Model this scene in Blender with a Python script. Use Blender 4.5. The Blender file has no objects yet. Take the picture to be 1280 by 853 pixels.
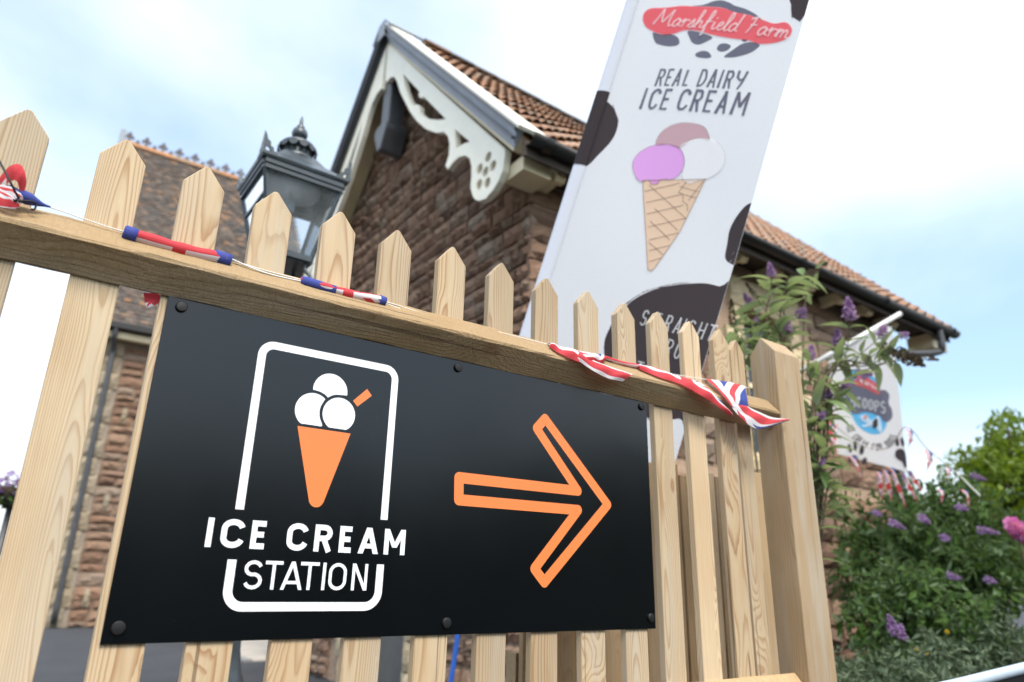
import bpy, bmesh, math, random
import numpy as np
from mathutils import Matrix, Vector, Euler
from mathutils.geometry import tessellate_polygon
SC = bpy.context.scene
COL = SC.collection
R_ = math.radians
random.seed(7)
PI = math.pi

# ------------------------------------------------------------------ camera
CAM = Vector((0.0, -1.35, 1.15))
cr = Vector((0.81145289, -0.58404106, 0.02098189))      # camera right
cd = Vector((0.20659608, 0.25308569, -0.94512734))      # camera down
cf = Vector((0.54668296, 0.77126109, 0.32602771))       # camera forward
FPX = 866.754                                            # focal length for a 1280 px wide frame
cam_d = bpy.data.cameras.new('camera')
cam = bpy.data.objects.new('camera', cam_d)
COL.objects.link(cam)
up, back = -cd, -cf
cam.matrix_world = Matrix(((cr.x, up.x, back.x, CAM.x), (cr.y, up.y, back.y, CAM.y), (cr.z, up.z, back.z, CAM.z), (0, 0, 0, 1)))
cam_d.sensor_width = 36.0
cam_d.lens = FPX * 36.0 / 1280.0
cam_d.clip_start = 0.02
cam_d.clip_end = 2000
cam_d.dof.use_dof = True
cam_d.dof.focus_distance = 1.53
cam_d.dof.aperture_fstop = 2.6
SC.camera = cam

def ray(px, py):
    return cr * (px - 640) + cd * (py - 426.5) + cf * FPX
def at(px, py, y):
    r = ray(px, py)
    return CAM + r * ((y - CAM.y) / r.y)

# ------------------------------------------------------------------ world, sun, exposure
SUN_EL, SUN_AZ = R_(52), Vector((-0.15, -0.78, 0))
sun_d = bpy.data.lights.new('sun', 'SUN')
sun_d.energy = 1.3
sun_d.angle = R_(20)
sun_d.color = (1.0, 0.93, 0.83)
sun = bpy.data.objects.new('sun', sun_d)
COL.objects.link(sun)
sdir = SUN_AZ.normalized() * math.cos(SUN_EL) + Vector((0, 0, math.sin(SUN_EL)))
sun.rotation_euler = sdir.to_track_quat('Z', 'Y').to_euler()
sun.location = sdir * 40
SKYX, SKYY = 3.3, 9.3
W = bpy.data.worlds.new('World')
SC.world = W
W.use_nodes = True
nt = W.node_tree
nt.nodes.clear()
wo = nt.nodes.new('ShaderNodeOutputWorld')
bg = nt.nodes.new('ShaderNodeBackground')
bg.inputs['Strength'].default_value = 0.1
sky = nt.nodes.new('ShaderNodeTexSky')
sky.sky_type = 'NISHITA'
sky.sun_disc = False
sky.sun_elevation = SUN_EL
sky.sun_rotation = math.atan2(SUN_AZ.x, SUN_AZ.y)
sky.air_density = 1.0
sky.dust_density = 1.5
tc = nt.nodes.new('ShaderNodeTexCoord')
sep = nt.nodes.new('ShaderNodeSeparateXYZ')
nt.links.new(tc.outputs['Generated'], sep.inputs[0])
zz = nt.nodes.new('ShaderNodeMath'); zz.operation = 'ADD'; zz.inputs[1].default_value = 0.35
nt.links.new(sep.outputs['Z'], zz.inputs[0])
zc = nt.nodes.new('ShaderNodeMath'); zc.operation = 'MAXIMUM'; zc.inputs[1].default_value = 0.12
nt.links.new(zz.outputs[0], zc.inputs[0])
comb = nt.nodes.new('ShaderNodeCombineXYZ')
for i, ax in enumerate('XY'):
    dv = nt.nodes.new('ShaderNodeMath'); dv.operation = 'DIVIDE'
    nt.links.new(sep.outputs[ax], dv.inputs[0]); nt.links.new(zc.outputs[0], dv.inputs[1])
    nt.links.new(dv.outputs[0], comb.inputs[i])
cn = nt.nodes.new('ShaderNodeTexNoise')
cn.inputs['Scale'].default_value = 0.85
cn.inputs['Detail'].default_value = 6
cn.inputs['Roughness'].default_value = 0.47
cn.inputs['Distortion'].default_value = 0.25
off = nt.nodes.new('ShaderNodeVectorMath'); off.operation = 'ADD'; off.inputs[1].default_value = (SKYX, SKYY, 0.0)
nt.links.new(comb.outputs[0], off.inputs[0]); nt.links.new(off.outputs[0], cn.inputs['Vector'])
crp = nt.nodes.new('ShaderNodeValToRGB')
crp.color_ramp.elements[0].position = 0.36; crp.color_ramp.elements[0].color = (0.11, 0.11, 0.11, 1)
crp.color_ramp.elements[1].position = 0.76; crp.color_ramp.elements[1].color = (1, 1, 1, 1)
nt.links.new(cn.outputs['Fac'], crp.inputs[0])
mx = nt.nodes.new('ShaderNodeMix'); mx.data_type = 'RGBA'
mx.inputs[7].default_value = (6.5, 6.5, 6.5, 1)
hz = nt.nodes.new('ShaderNodeMapRange'); hz.interpolation_type = 'SMOOTHSTEP'
for i, v in enumerate((0.0, 0.30, 1.0, 0.0)): hz.inputs[i + 1].default_value = v
nt.links.new(sep.outputs['Z'], hz.inputs[0])
hm = nt.nodes.new('ShaderNodeMath'); hm.operation = 'MAXIMUM'
hk = nt.nodes.new('ShaderNodeMath'); hk.operation = 'MULTIPLY'; hk.inputs[1].default_value = 0.8
nt.links.new(hz.outputs[0], hk.inputs[0]); nt.links.new(hk.outputs[0], hm.inputs[0]); nt.links.new(crp.outputs[0], hm.inputs[1])
nt.links.new(hm.outputs[0], mx.inputs[0])
tn = nt.nodes.new('ShaderNodeMix'); tn.data_type = 'RGBA'; tn.blend_type = 'MULTIPLY'; tn.inputs[0].default_value = 1.0; tn.inputs[7].default_value = (0.92, 1.04, 1.0, 1)
nt.links.new(sky.outputs[0], tn.inputs[6])
nt.links.new(tn.outputs[2], mx.inputs[6])
# overcast sky: the cloud cover is brighter overhead than at the horizon
ov = nt.nodes.new('ShaderNodeMapRange')
for i, v in enumerate((0.0, 1.0, 0.72, 1.5)): ov.inputs[i + 1].default_value = v
nt.links.new(sep.outputs['Z'], ov.inputs[0])
os_ = nt.nodes.new('ShaderNodeVectorMath'); os_.operation = 'SCALE'
nt.links.new(mx.outputs[2], os_.inputs[0]); nt.links.new(ov.outputs[0], os_.inputs['Scale'])
nt.links.new(os_.outputs[0], bg.inputs['Color'])
nt.links.new(bg.outputs[0], wo.inputs[0])
SC.view_settings.view_transform = 'Standard'
SC.view_settings.look = 'None'
SC.view_settings.exposure = 1.55
SC.view_settings.gamma = 1.0
SC.view_settings.use_curve_mapping = False

# ------------------------------------------------------------------ node helpers and materials
class NT:
    def __init__(s, name):
        s.m = bpy.data.materials.new(name)
        s.m.use_nodes = True
        s.t = s.m.node_tree
        s.t.nodes.clear()
        s.out = s.t.nodes.new('ShaderNodeOutputMaterial')
    def put(s, sock, v):
        if v is None: return
        if isinstance(v, bpy.types.NodeSocket): s.t.links.new(v, sock)
        elif isinstance(v, (tuple, list)) and len(v) == 3 and sock.type == 'RGBA': sock.default_value = (*v, 1)
        else: sock.default_value = v
    def n(s, typ, ins=None, **kw):
        nd = s.t.nodes.new('ShaderNode' + typ)
        for k, v in kw.items(): setattr(nd, k, v)
        for k, v in (ins or {}).items(): s.put(nd.inputs[k], v)
        return nd
    def math(s, op, a, b=None, c=None):
        nd = s.t.nodes.new('ShaderNodeMath'); nd.operation = op
        for i, v in enumerate((a, b, c)): s.put(nd.inputs[i], v)
        return nd.outputs[0]
    def mixc(s, f, a, b, mode='MIX'):
        nd = s.t.nodes.new('ShaderNodeMix'); nd.data_type = 'RGBA'; nd.blend_type = mode
        s.put(nd.inputs[0], f); s.put(nd.inputs[6], a); s.put(nd.inputs[7], b)
        return nd.outputs[2]
    def ramp(s, f, stops, interp='LINEAR'):
        nd = s.t.nodes.new('ShaderNodeValToRGB'); r = nd.color_ramp; r.interpolation = interp
        while len(r.elements) < len(stops): r.elements.new(0.5)
        for e, (p, c) in zip(r.elements, stops):
            e.position = p; e.color = (*c, 1) if len(c) == 3 else c
        s.put(nd.inputs[0], f)
        return nd.outputs[0]
    def maprange(s, v, a, b, c, d, smooth=False):
        nd = s.t.nodes.new('ShaderNodeMapRange')
        if smooth: nd.interpolation_type = 'SMOOTHSTEP'
        for i, x in enumerate((v, a, b, c, d)): s.put(nd.inputs[i], x)
        return nd.outputs[0]
    def vmul(s, v, xyz):
        return s.n('VectorMath', {0: v, 1: xyz}, operation='MULTIPLY').outputs[0]
    def vadd(s, v, w):
        return s.n('VectorMath', {0: v, 1: w}, operation='ADD').outputs[0]
    def noise(s, v, scale=1, detail=3, rough=0.5, dist=0):
        return s.n('TexNoise', {'Vector': v, 'Scale': scale, 'Detail': detail, 'Roughness': rough, 'Distortion': dist})
    def obj(s): return s.n('TexCoord').outputs['Object']
    def rand(s): return s.n('ObjectInfo').outputs['Random']
    def bump(s, h, strength=0.3, dist=0.01):
        return s.n('Bump', {'Height': h, 'Strength': strength, 'Distance': dist}).outputs[0]
    def bsdf(s, col, rough=0.6, normal=None, **ins):
        d = {'Base Color': col, 'Roughness': rough}
        if normal is not None: d['Normal'] = normal
        d.update(ins)
        b = s.n('BsdfPrincipled', d)
        return b.outputs[0]
    def done(s, sh):
        s.t.links.new(sh, s.out.inputs[0])
        return s.m

def simple(name, col, rough=0.55, var=0.12, scale=9.0, bump=0.0, bscale=40.0, **ins):
    t = NT(name)
    o = t.vadd(t.obj(), t.n('CombineXYZ', {0: t.math('MULTIPLY', t.rand(), 31.0), 1: 2.3, 2: t.math('MULTIPLY', t.rand(), 17.0)}).outputs[0])
    nz = t.noise(o, scale, 4).outputs['Fac']
    k = t.maprange(nz, 0.25, 0.75, 1 - var, 1 + var)
    c = t.n('VectorMath', {0: tuple(col), 'Scale': k}, operation='SCALE').outputs[0]
    nrm = t.bump(t.noise(o, bscale, 4, 0.6).outputs['Fac'], bump, 0.01) if bump else None
    return t.done(t.bsdf(c, rough, nrm, **ins))

def wood(name, early, late, grey=0.25, rough_sawn=False, lines=0.7):
    t = NT(name)
    o = t.obj(); rnd = t.rand()
    r2 = t.math('FRACT', t.math('MULTIPLY', rnd, 7.31)); r3 = t.math('FRACT', t.math('MULTIPLY', rnd, 13.77))
    p = t.vadd(o, t.n('CombineXYZ', {0: t.math('MULTIPLY', rnd, 37.0), 1: t.math('MULTIPLY', r2, 23.0), 2: t.math('MULTIPLY', r3, 91.0)}).outputs[0])
    wv = t.noise(t.vmul(p, (5.0, 5.0, 1.1)), 1.0, 2).outputs['Color']
    ws = t.n('SeparateColor', {0: wv})
    kd = t.n('VectorMath', {0: t.noise(t.vmul(p, (28, 28, 18)), 1.0, 2).outputs['Color'], 'Scale': 0.13}, operation='SCALE').outputs[0]
    vo = t.n('TexVoronoi', {'Vector': t.vadd(t.vmul(p, (9.5, 0.5, 4.2)), kd), 'Scale': 1.0, 'Randomness': 1.0})
    dist = vo.outputs['Distance']
    gate = t.math('GREATER_THAN', t.n('SeparateColor', {0: vo.outputs['Color']}).outputs[0], 0.55)
    bulge = t.math('MULTIPLY', gate, t.math('POWER', 2.718, t.math('MULTIPLY', t.math('MULTIPLY', dist, dist), -9.0)))
    so = t.n('SeparateXYZ', {0: o})
    px = t.math('ADD', t.math('SUBTRACT', so.outputs[0], t.math('MULTIPLY', t.math('SUBTRACT', r2, 0.5), 0.09)), t.math('MULTIPLY', t.math('SUBTRACT', ws.outputs[0], 0.5), 0.07))
    py = t.math('ADD', t.math('ADD', so.outputs[1], t.math('ADD', t.math('MULTIPLY', r3, 0.09), 0.015)), t.math('MULTIPLY', t.math('SUBTRACT', ws.outputs[1], 0.5), 0.07))
    r = t.math('SQRT', t.math('ADD', t.math('MULTIPLY', px, px), t.math('MULTIPLY', py, py)))
    r = t.math('ADD', r, t.math('MULTIPLY', bulge, 0.024))
    fr = t.math('FRACT', t.math('ADD', t.math('MULTIPLY', r, 250.0), t.math('MULTIPLY', t.noise(t.vmul(p, (40, 40, 2.5)), 1.0, 2).outputs['Fac'], 0.9)))
    ring = t.ramp(fr, [(0.0, (0.25,) * 3), (0.12, (0.02,) * 3), (0.55, (0.12,) * 3), (0.85, (0.85,) * 3), (0.95, (1.0,) * 3), (1.0, (0.25,) * 3)])
    blotch = t.noise(t.vmul(p, (9, 9, 1.6)), 1.0, 4, 0.6).outputs['Fac']
    ringk = t.math('MULTIPLY', ring, t.maprange(blotch, 0.3, 0.7, lines * 0.35, lines))
    fib = t.noise(t.vmul(p, (260, 260, 7)), 1.0, 3, 0.6).outputs['Fac']
    c = t.mixc(ringk, early, late)
    tone = t.maprange(r2, 0, 1, 0.74, 1.16)
    c = t.mixc(t.maprange(r3, 0, 1, 0.0, 0.30), c, t.mixc(1.0, c, (1.0, 0.80, 0.56), 'MULTIPLY'))
    low = t.noise(t.vmul(p, (3.0, 3.0, 2.2)), 1.0, 3, 0.6).outputs['Fac']
    c = t.mixc(t.maprange(low, 0.42, 0.68, 0.0, 0.45, True), c, t.mixc(1.0, c, (0.80, 0.72, 0.62), 'MULTIPLY'))
    c = t.mixc(1.0, c, t.n('CombineXYZ', {0: t.math('MULTIPLY', tone, t.maprange(fib, 0.3, 0.7, 0.93, 1.05)), 1: t.math('MULTIPLY', tone, t.maprange(fib, 0.3, 0.7, 0.92, 1.05)), 2: t.math('MULTIPLY', tone, t.maprange(fib, 0.3, 0.7, 0.9, 1.06))}).outputs[0], 'MULTIPLY')
    gk = t.maprange(t.noise(t.vmul(p, (14, 14, 1.2)), 1.0, 5, 0.65).outputs['Fac'], 0.45, 0.72, 0.0, grey, True)
    c = t.mixc(gk, c, (0.42, 0.40, 0.35))
    kn = t.maprange(dist, 0.07, 0.13, 1.0, 0.0, True)
    kn = t.math('MULTIPLY', kn, gate)
    kc = t.mixc(t.math('FRACT', t.math('MULTIPLY', dist, 60.0)), (0.33, 0.19, 0.10), (0.20, 0.11, 0.055))
    c = t.mixc(t.math('MULTIPLY', kn, 0.85), c, kc)
    crk = t.noise(t.vmul(p, (70, 70, 0.9)), 1.0, 2, 0.5).outputs['Fac']
    ck = t.maprange(crk, 0.665, 0.685, 0.0, 0.7, True)
    c = t.mixc(ck, c, (0.13, 0.085, 0.05))
    h = t.math('ADD', t.math('MULTIPLY', ring, 0.22), t.math('ADD', t.math('MULTIPLY', fib, 0.45), t.math('MULTIPLY', ck, -1.5)))
    if rough_sawn:
        saw = t.noise(t.vmul(p, (55, 55, 150)), 1.0, 4, 0.65, 0.6).outputs['Fac']
        h = t.math('ADD', h, t.math('MULTIPLY', saw, 1.6))
        c = t.mixc(t.maprange(saw, 0.45, 0.7, 0.0, 0.35), c, (0.26, 0.17, 0.085))
    return t.done(t.bsdf(c, 0.75, t.bump(h, 0.55 if rough_sawn else 0.3, 0.004 if rough_sawn else 0.0016), **{'Specular IOR Level': 0.3}))

def stone_mat(name, stops, bump=0.7, scale=1.0, rough=0.92):
    t = NT(name)
    rnd = t.rand()
    p = t.vadd(t.obj(), t.n('CombineXYZ', {0: t.math('MULTIPLY', rnd, 71.0), 1: t.math('MULTIPLY', rnd, 33.0), 2: t.math('MULTIPLY', rnd, 57.0)}).outputs[0])
    isl = t.n('NewGeometry').outputs['Random Per Island']
    key = t.math('FRACT', t.math('ADD', t.math('MULTIPLY', rnd, 5.17), t.math('MULTIPLY', isl, 3.3)))
    c = t.ramp(key, stops)
    n1 = t.noise(p, 9 * scale, 6, 0.65).outputs['Fac']
    n2 = t.noise(p, 42 * scale, 5, 0.7).outputs['Fac']
    k = t.math('MULTIPLY', t.maprange(n1, 0.25, 0.75, 0.62, 1.35), t.maprange(n2, 0.25, 0.75, 0.75, 1.25))
    c = t.n('VectorMath', {0: c, 'Scale': k}, operation='SCALE').outputs[0]
    lich = t.maprange(t.noise(p, 24 * scale, 5, 0.7).outputs['Fac'], 0.66, 0.74, 0, 0.35, True)
    c = t.mixc(lich, c, (0.36, 0.33, 0.28))
    h = t.math('ADD', t.math('MULTIPLY', n1, 1.0), t.math('MULTIPLY', n2, 0.5))
    return t.done(t.bsdf(c, rough, t.bump(h, bump, 0.03), **{'Specular IOR Level': 0.2}))

def leaf_mat(name, c0, c1, under=None, trans=0.35, rough=0.5, spec=0.35):
    t = NT(name)
    g = t.n('NewGeometry')
    k = t.math('FRACT', t.math('ADD', g.outputs['Random Per Island'], t.rand()))
    c = t.mixc(k, c0, c1)
    if under: c = t.mixc(g.outputs['Backfacing'], c, under)
    a = t.bsdf(c, rough, None, **{'Specular IOR Level': spec})
    b = t.n('BsdfTranslucent', {'Color': t.mixc(1.0, c, (1.0, 1.0, 0.55), 'MULTIPLY')}).outputs[0]
    m = t.n('MixShader', {0: trans, 1: a, 2: b})
    return t.done(m.outputs[0])

def cloth(name, col, trans=0.35, var=0.04):
    t = NT(name)
    wv = t.noise(t.vmul(t.obj(), (300, 300, 300)), 1.0, 2).outputs['Fac']
    k = t.maprange(wv, 0.3, 0.7, 1 - var, 1 + var)
    c = t.n('VectorMath', {0: tuple(col), 'Scale': k}, operation='SCALE').outputs[0]
    a = t.bsdf(c, 0.8, None, **{'Specular IOR Level': 0.25})
    b = t.n('BsdfTranslucent', {'Color': c}).outputs[0]
    return t.done(t.n('MixShader', {0: trans, 1: a, 2: b}).outputs[0])

def jack_mat(name, fade=0.0):
    t = NT(name)
    uv = t.n('SeparateXYZ', {0: t.n('TexCoord').outputs['UV']})
    x = t.math('MULTIPLY', t.math('SUBTRACT', uv.outputs[0], 0.5), 2.0)
    y = t.math('SUBTRACT', uv.outputs[1], 0.5)
    cr_ = t.math('MINIMUM', t.math('ABSOLUTE', x), t.math('ABSOLUTE', y))
    y2 = t.math('MULTIPLY', y, 2.0)
    dg = t.math('MULTIPLY', t.math('MINIMUM', t.math('ABSOLUTE', t.math('SUBTRACT', x, y2)), t.math('ABSOLUTE', t.math('ADD', x, y2))), 0.447)
    lt = lambda v, k: t.math('LESS_THAN', v, k)
    blue, white, red = (0.05, 0.08, 0.32), (0.84, 0.83, 0.86), (0.68, 0.07, 0.085)
    c = t.mixc(lt(dg, 0.10), blue, white)
    c = t.mixc(lt(dg, 0.036), c, red)
    c = t.mixc(lt(cr_, 0.167), c, white)
    c = t.mixc(lt(cr_, 0.10), c, red)
    c = t.mixc(fade, c, (0.75, 0.72, 0.75))
    a = t.bsdf(c, 0.75, None, **{'Specular IOR Level': 0.25})
    b = t.n('BsdfTranslucent', {'Color': c}).outputs[0]
    return t.done(t.n('MixShader', {0: 0.3, 1: a, 2: b}).outputs[0])

M = {}
M['picket'] = wood('picket_wood', (0.57, 0.457, 0.312), (0.335, 0.185, 0.08), 0.40, lines=1.0)
M['backwood'] = wood('back_wood', (0.46, 0.345, 0.21), (0.33, 0.20, 0.10), 0.30)
M['rail'] = wood('rail_wood', (0.52, 0.385, 0.225), (0.28, 0.165, 0.075), 0.25, True)
M['post'] = wood('post_wood', (0.45, 0.34, 0.215), (0.25, 0.148, 0.068), 0.5, lines=0.85)
def sign_mat():
    t = NT('sign_black')
    o = t.obj()
    sm = t.noise(t.vmul(o, (3.0, 3.0, 2.0)), 1.0, 5, 0.6, 0.4).outputs['Fac']
    scuff = t.maprange(t.noise(t.vmul(o, (9, 9, 34)), 1.0, 6, 0.75, 1.2).outputs['Fac'], 0.66, 0.80, 0, 1, True)
    dust = t.maprange(t.n('TexVoronoi', {'Vector': o, 'Scale': 46.0}).outputs['Distance'], 0.035, 0.06, 1.0, 0.0, True)
    gate = t.math('GREATER_THAN', t.noise(o, 23, 2).outputs['Fac'], 0.60)
    k = t.math('ADD', t.math('MULTIPLY', scuff, 0.35), t.math('MULTIPLY', t.math('MULTIPLY', dust, gate), 0.8))
    c = t.mixc(t.math('MULTIPLY', k, 0.35), (0.0022, 0.0028, 0.0042), (0.07, 0.07, 0.07))
    r = t.math('ADD', t.maprange(sm, 0.3, 0.7, 0.165, 0.235), t.math('MULTIPLY', scuff, 0.12))
    return t.done(t.bsdf(c, r, t.bump(t.noise(o, 2.2, 2).outputs['Fac'], 0.10, 0.02)))
M['sign'] = sign_mat()
M['cap'] = simple('black_plastic', (0.0025, 0.0026, 0.003), 0.55, 0.1)
M['vwhite'] = simple('vinyl_white', (0.82, 0.84, 0.87), 0.4, 0.02, 30)
M['vorange'] = simple('vinyl_orange', (0.80, 0.205, 0.055), 0.4, 0.02, 30)
M['iron'] = simple('lamp_iron', (0.042, 0.054, 0.063), 0.32, 0.25, 14, 0.15, 60)
M['cream'] = simple('cream_paint', (0.72, 0.61, 0.40), 0.45, 0.06, 6, 0.05, 40)
M['white'] = simple('white_paint', (0.90, 0.855, 0.72), 0.45, 0.05, 6, 0.05, 40)
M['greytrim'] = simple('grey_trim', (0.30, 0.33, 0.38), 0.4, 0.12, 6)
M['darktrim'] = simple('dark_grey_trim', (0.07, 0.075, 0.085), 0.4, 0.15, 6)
M['gutter'] = simple('black_gutter', (0.013, 0.011, 0.010), 0.45, 0.25, 9)
M['soffit'] = simple('brown_soffit', (0.055, 0.037, 0.026), 0.7, 0.2, 9, 0.1)
M['pipe'] = simple('grey_pipe', (0.06, 0.063, 0.07), 0.45, 0.2, 9)
M['mortar'] = simple('mortar', (0.37, 0.255, 0.18), 0.95, 0.25, 25, 0.5, 60)
M['palemortar'] = simple('pale_mortar', (0.30, 0.25, 0.20), 0.95, 0.25, 25, 0.5, 60)
RED = [(0.0, (0.225, 0.135, 0.092)), (0.2, (0.29, 0.178, 0.120)), (0.4, (0.165, 0.102, 0.073)), (0.6, (0.31, 0.203, 0.138)), (0.8, (0.24, 0.158, 0.113)), (1.0, (0.28, 0.215, 0.165))]
M['stone'] = stone_mat('red_sandstone', RED, 0.5)
M['quoin'] = stone_mat('pale_limestone', [(0.0, (0.50, 0.39, 0.24)), (0.5, (0.56, 0.46, 0.31)), (1.0, (0.43, 0.34, 0.22))], 0.35, 0.7)
M['greyquoin'] = stone_mat('grey_limestone', [(0.0, (0.30, 0.245, 0.17)), (0.5, (0.36, 0.30, 0.22)), (1.0, (0.25, 0.215, 0.165))], 0.5, 0.7)
M['pantile'] = stone_mat('clay_pantile', [(0.0, (0.47, 0.265, 0.175)), (0.3, (0.53, 0.325, 0.225)), (0.55, (0.40, 0.235, 0.165)), (0.8, (0.47, 0.335, 0.255)), (1.0, (0.35, 0.275, 0.22))], 0.25, 1.5, 0.85)
M['slate'] = stone_mat('weathered_tile', [(0.0, (0.085, 0.068, 0.058)), (0.35, (0.13, 0.098, 0.080)), (0.6, (0.075, 0.070, 0.068)), (0.85, (0.16, 0.125, 0.10)), (0.96, (0.27, 0.15, 0.08)), (1.0, (0.12, 0.11, 0.10))], 0.3, 1.0, 0.9)
M['crest'] = stone_mat('terracotta_ridge', [(0.0, (0.33, 0.17, 0.09)), (0.5, (0.38, 0.20, 0.10)), (1.0, (0.26, 0.17, 0.11))], 0.25)
M['finial'] = simple('dark_terracotta', (0.11, 0.095, 0.10), 0.8, 0.2)
M['lead'] = simple('grey_lead', (0.25, 0.28, 0.32), 0.5, 0.15)
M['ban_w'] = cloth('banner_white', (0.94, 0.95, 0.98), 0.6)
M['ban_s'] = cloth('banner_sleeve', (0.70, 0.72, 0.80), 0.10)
M['ban_k'] = cloth('print_charcoal', (0.055, 0.043, 0.048), 0.3)
M['ban_g'] = cloth('print_grey', (0.19, 0.19, 0.25), 0.45)
M['ban_r'] = cloth('print_red', (0.88, 0.17, 0.20), 0.5)
M['ban_p'] = cloth('print_pink', (0.84, 0.46, 0.86), 0.5)
M['ban_m'] = cloth('print_mauve', (0.68, 0.46, 0.50), 0.5)
M['ban_v'] = cloth('print_cream', (0.95, 0.94, 0.95), 0.6)
M['ban_c'] = cloth('print_cone', (0.88, 0.66, 0.49), 0.5)
M['ban_l'] = cloth('print_line', (0.20, 0.14, 0.13), 0.3)
M['ban_b'] = cloth('print_blue', (0.12, 0.44, 0.72), 0.3)
M['ban_o'] = cloth('print_orange', (0.75, 0.26, 0.12), 0.3)
M['pole'] = simple('white_pole', (0.8, 0.8, 0.8), 0.35, 0.03)
M['darkpole'] = simple('dark_pole', (0.05, 0.05, 0.055), 0.4, 0.1)
M['jack'] = jack_mat('union_flag')
M['rollblue'] = cloth('flag_blue', (0.055, 0.075, 0.30), 0.1)
M['cord'] = simple('white_cord', (0.72, 0.70, 0.66), 0.8, 0.05)
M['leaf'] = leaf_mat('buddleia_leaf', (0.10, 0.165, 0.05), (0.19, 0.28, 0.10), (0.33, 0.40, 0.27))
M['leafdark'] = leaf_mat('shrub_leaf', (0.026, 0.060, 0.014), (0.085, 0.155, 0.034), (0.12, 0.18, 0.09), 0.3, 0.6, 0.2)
M['leafgrey'] = leaf_mat('silver_leaf', (0.06, 0.095, 0.055), (0.15, 0.195, 0.12), None, 0.2, 0.6, 0.22)
M['leafyel'] = leaf_mat('tree_leaf', (0.10, 0.17, 0.012), (0.20, 0.27, 0.03), None, 0.45)
M['purple'] = leaf_mat('purple_floret', (0.25, 0.13, 0.43), (0.56, 0.40, 0.70), None, 0.45)
M['seed'] = leaf_mat('brown_seed', (0.07, 0.05, 0.035), (0.15, 0.11, 0.07), None, 0.1)
M['magenta'] = leaf_mat('pink_petal', (0.72, 0.20, 0.56), (0.82, 0.36, 0.70), None, 0.35)
M['yellow'] = leaf_mat('yellow_petal', (0.65, 0.42, 0.02), (0.75, 0.55, 0.05), None, 0.3)
M['stem'] = simple('stem', (0.10, 0.085, 0.045), 0.8, 0.3, 30)
M['bark'] = simple('bark', (0.10, 0.075, 0.055), 0.9, 0.3, 20, 0.6, 30)
M['door'] = simple('door_paint', (0.10, 0.10, 0.10), 0.5, 0.1)
M['bluehose'] = simple('blue_hose', (0.02, 0.10, 0.42), 0.4, 0.05)
M['palemetal'] = simple('pale_blue_grey_metal', (0.42, 0.50, 0.58), 0.35, 0.08)
M['blackpanel'] = simple('black_panel', (0.010, 0.010, 0.012), 0.4, 0.2)
def glass_mat():
    t = NT('lamp_glass')
    g = t.n('BsdfGlossy', {'Color': (0.9, 0.93, 0.95), 'Roughness': 0.06}).outputs[0]
    tr = t.n('BsdfTransparent', {'Color': (0.92, 0.95, 0.97)}).outputs[0]
    dirt = t.bsdf((0.55, 0.60, 0.64), 0.6)
    fr = t.n('Fresnel', {0: 1.5}).outputs[0]
    a = t.n('MixShader', {0: fr, 1: tr, 2: g}).outputs[0]
    k = t.maprange(t.noise(t.obj(), 6, 4).outputs['Fac'], 0.3, 0.7, 0.05, 0.22)
    return t.done(t.n('MixShader', {0: k, 1: a, 2: dirt}).outputs[0])
M['glass'] = glass_mat()
def window_glass():
    t = NT('window_glass')
    return t.done(t.bsdf((0.02, 0.024, 0.028), 0.05))
M['wglass'] = window_glass()
def asphalt():
    t = NT('asphalt')
    o = t.obj()
    n1 = t.noise(o, 1.2, 5, 0.6).outputs['Fac']; n2 = t.noise(o, 130, 3, 0.7).outputs['Fac']
    br = t.n('TexBrick', {'Vector': o, 'Scale': 3.2, 'Mortar Size': 0.012, 'Color1': (1, 1, 1), 'Color2': (0.9, 0.9, 0.9), 'Mortar': (0.6, 0.6, 0.6)})
    c = t.n('VectorMath', {0: (0.040, 0.043, 0.050), 'Scale': t.math('MULTIPLY', t.maprange(n1, 0.3, 0.7, 0.8, 1.2), t.maprange(n2, 0.3, 0.7, 0.7, 1.3))}, operation='SCALE').outputs[0]
    c = t.mixc(0.6, c, br.outputs[0], 'MULTIPLY')
    return t.done(t.bsdf(c, 0.9, t.bump(n2, 0.4, 0.01)))
M['asphalt'] = asphalt()
M['paving'] = simple('pale_paving', (0.42, 0.37, 0.31), 0.9, 0.15, 2.5, 0.2, 50)
M['soil'] = simple('soil', (0.05, 0.035, 0.025), 0.95, 0.3, 8, 0.6, 30)
M['kerb'] = simple('kerb_stone', (0.26, 0.25, 0.24), 0.9, 0.2, 6, 0.3, 40)

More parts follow.
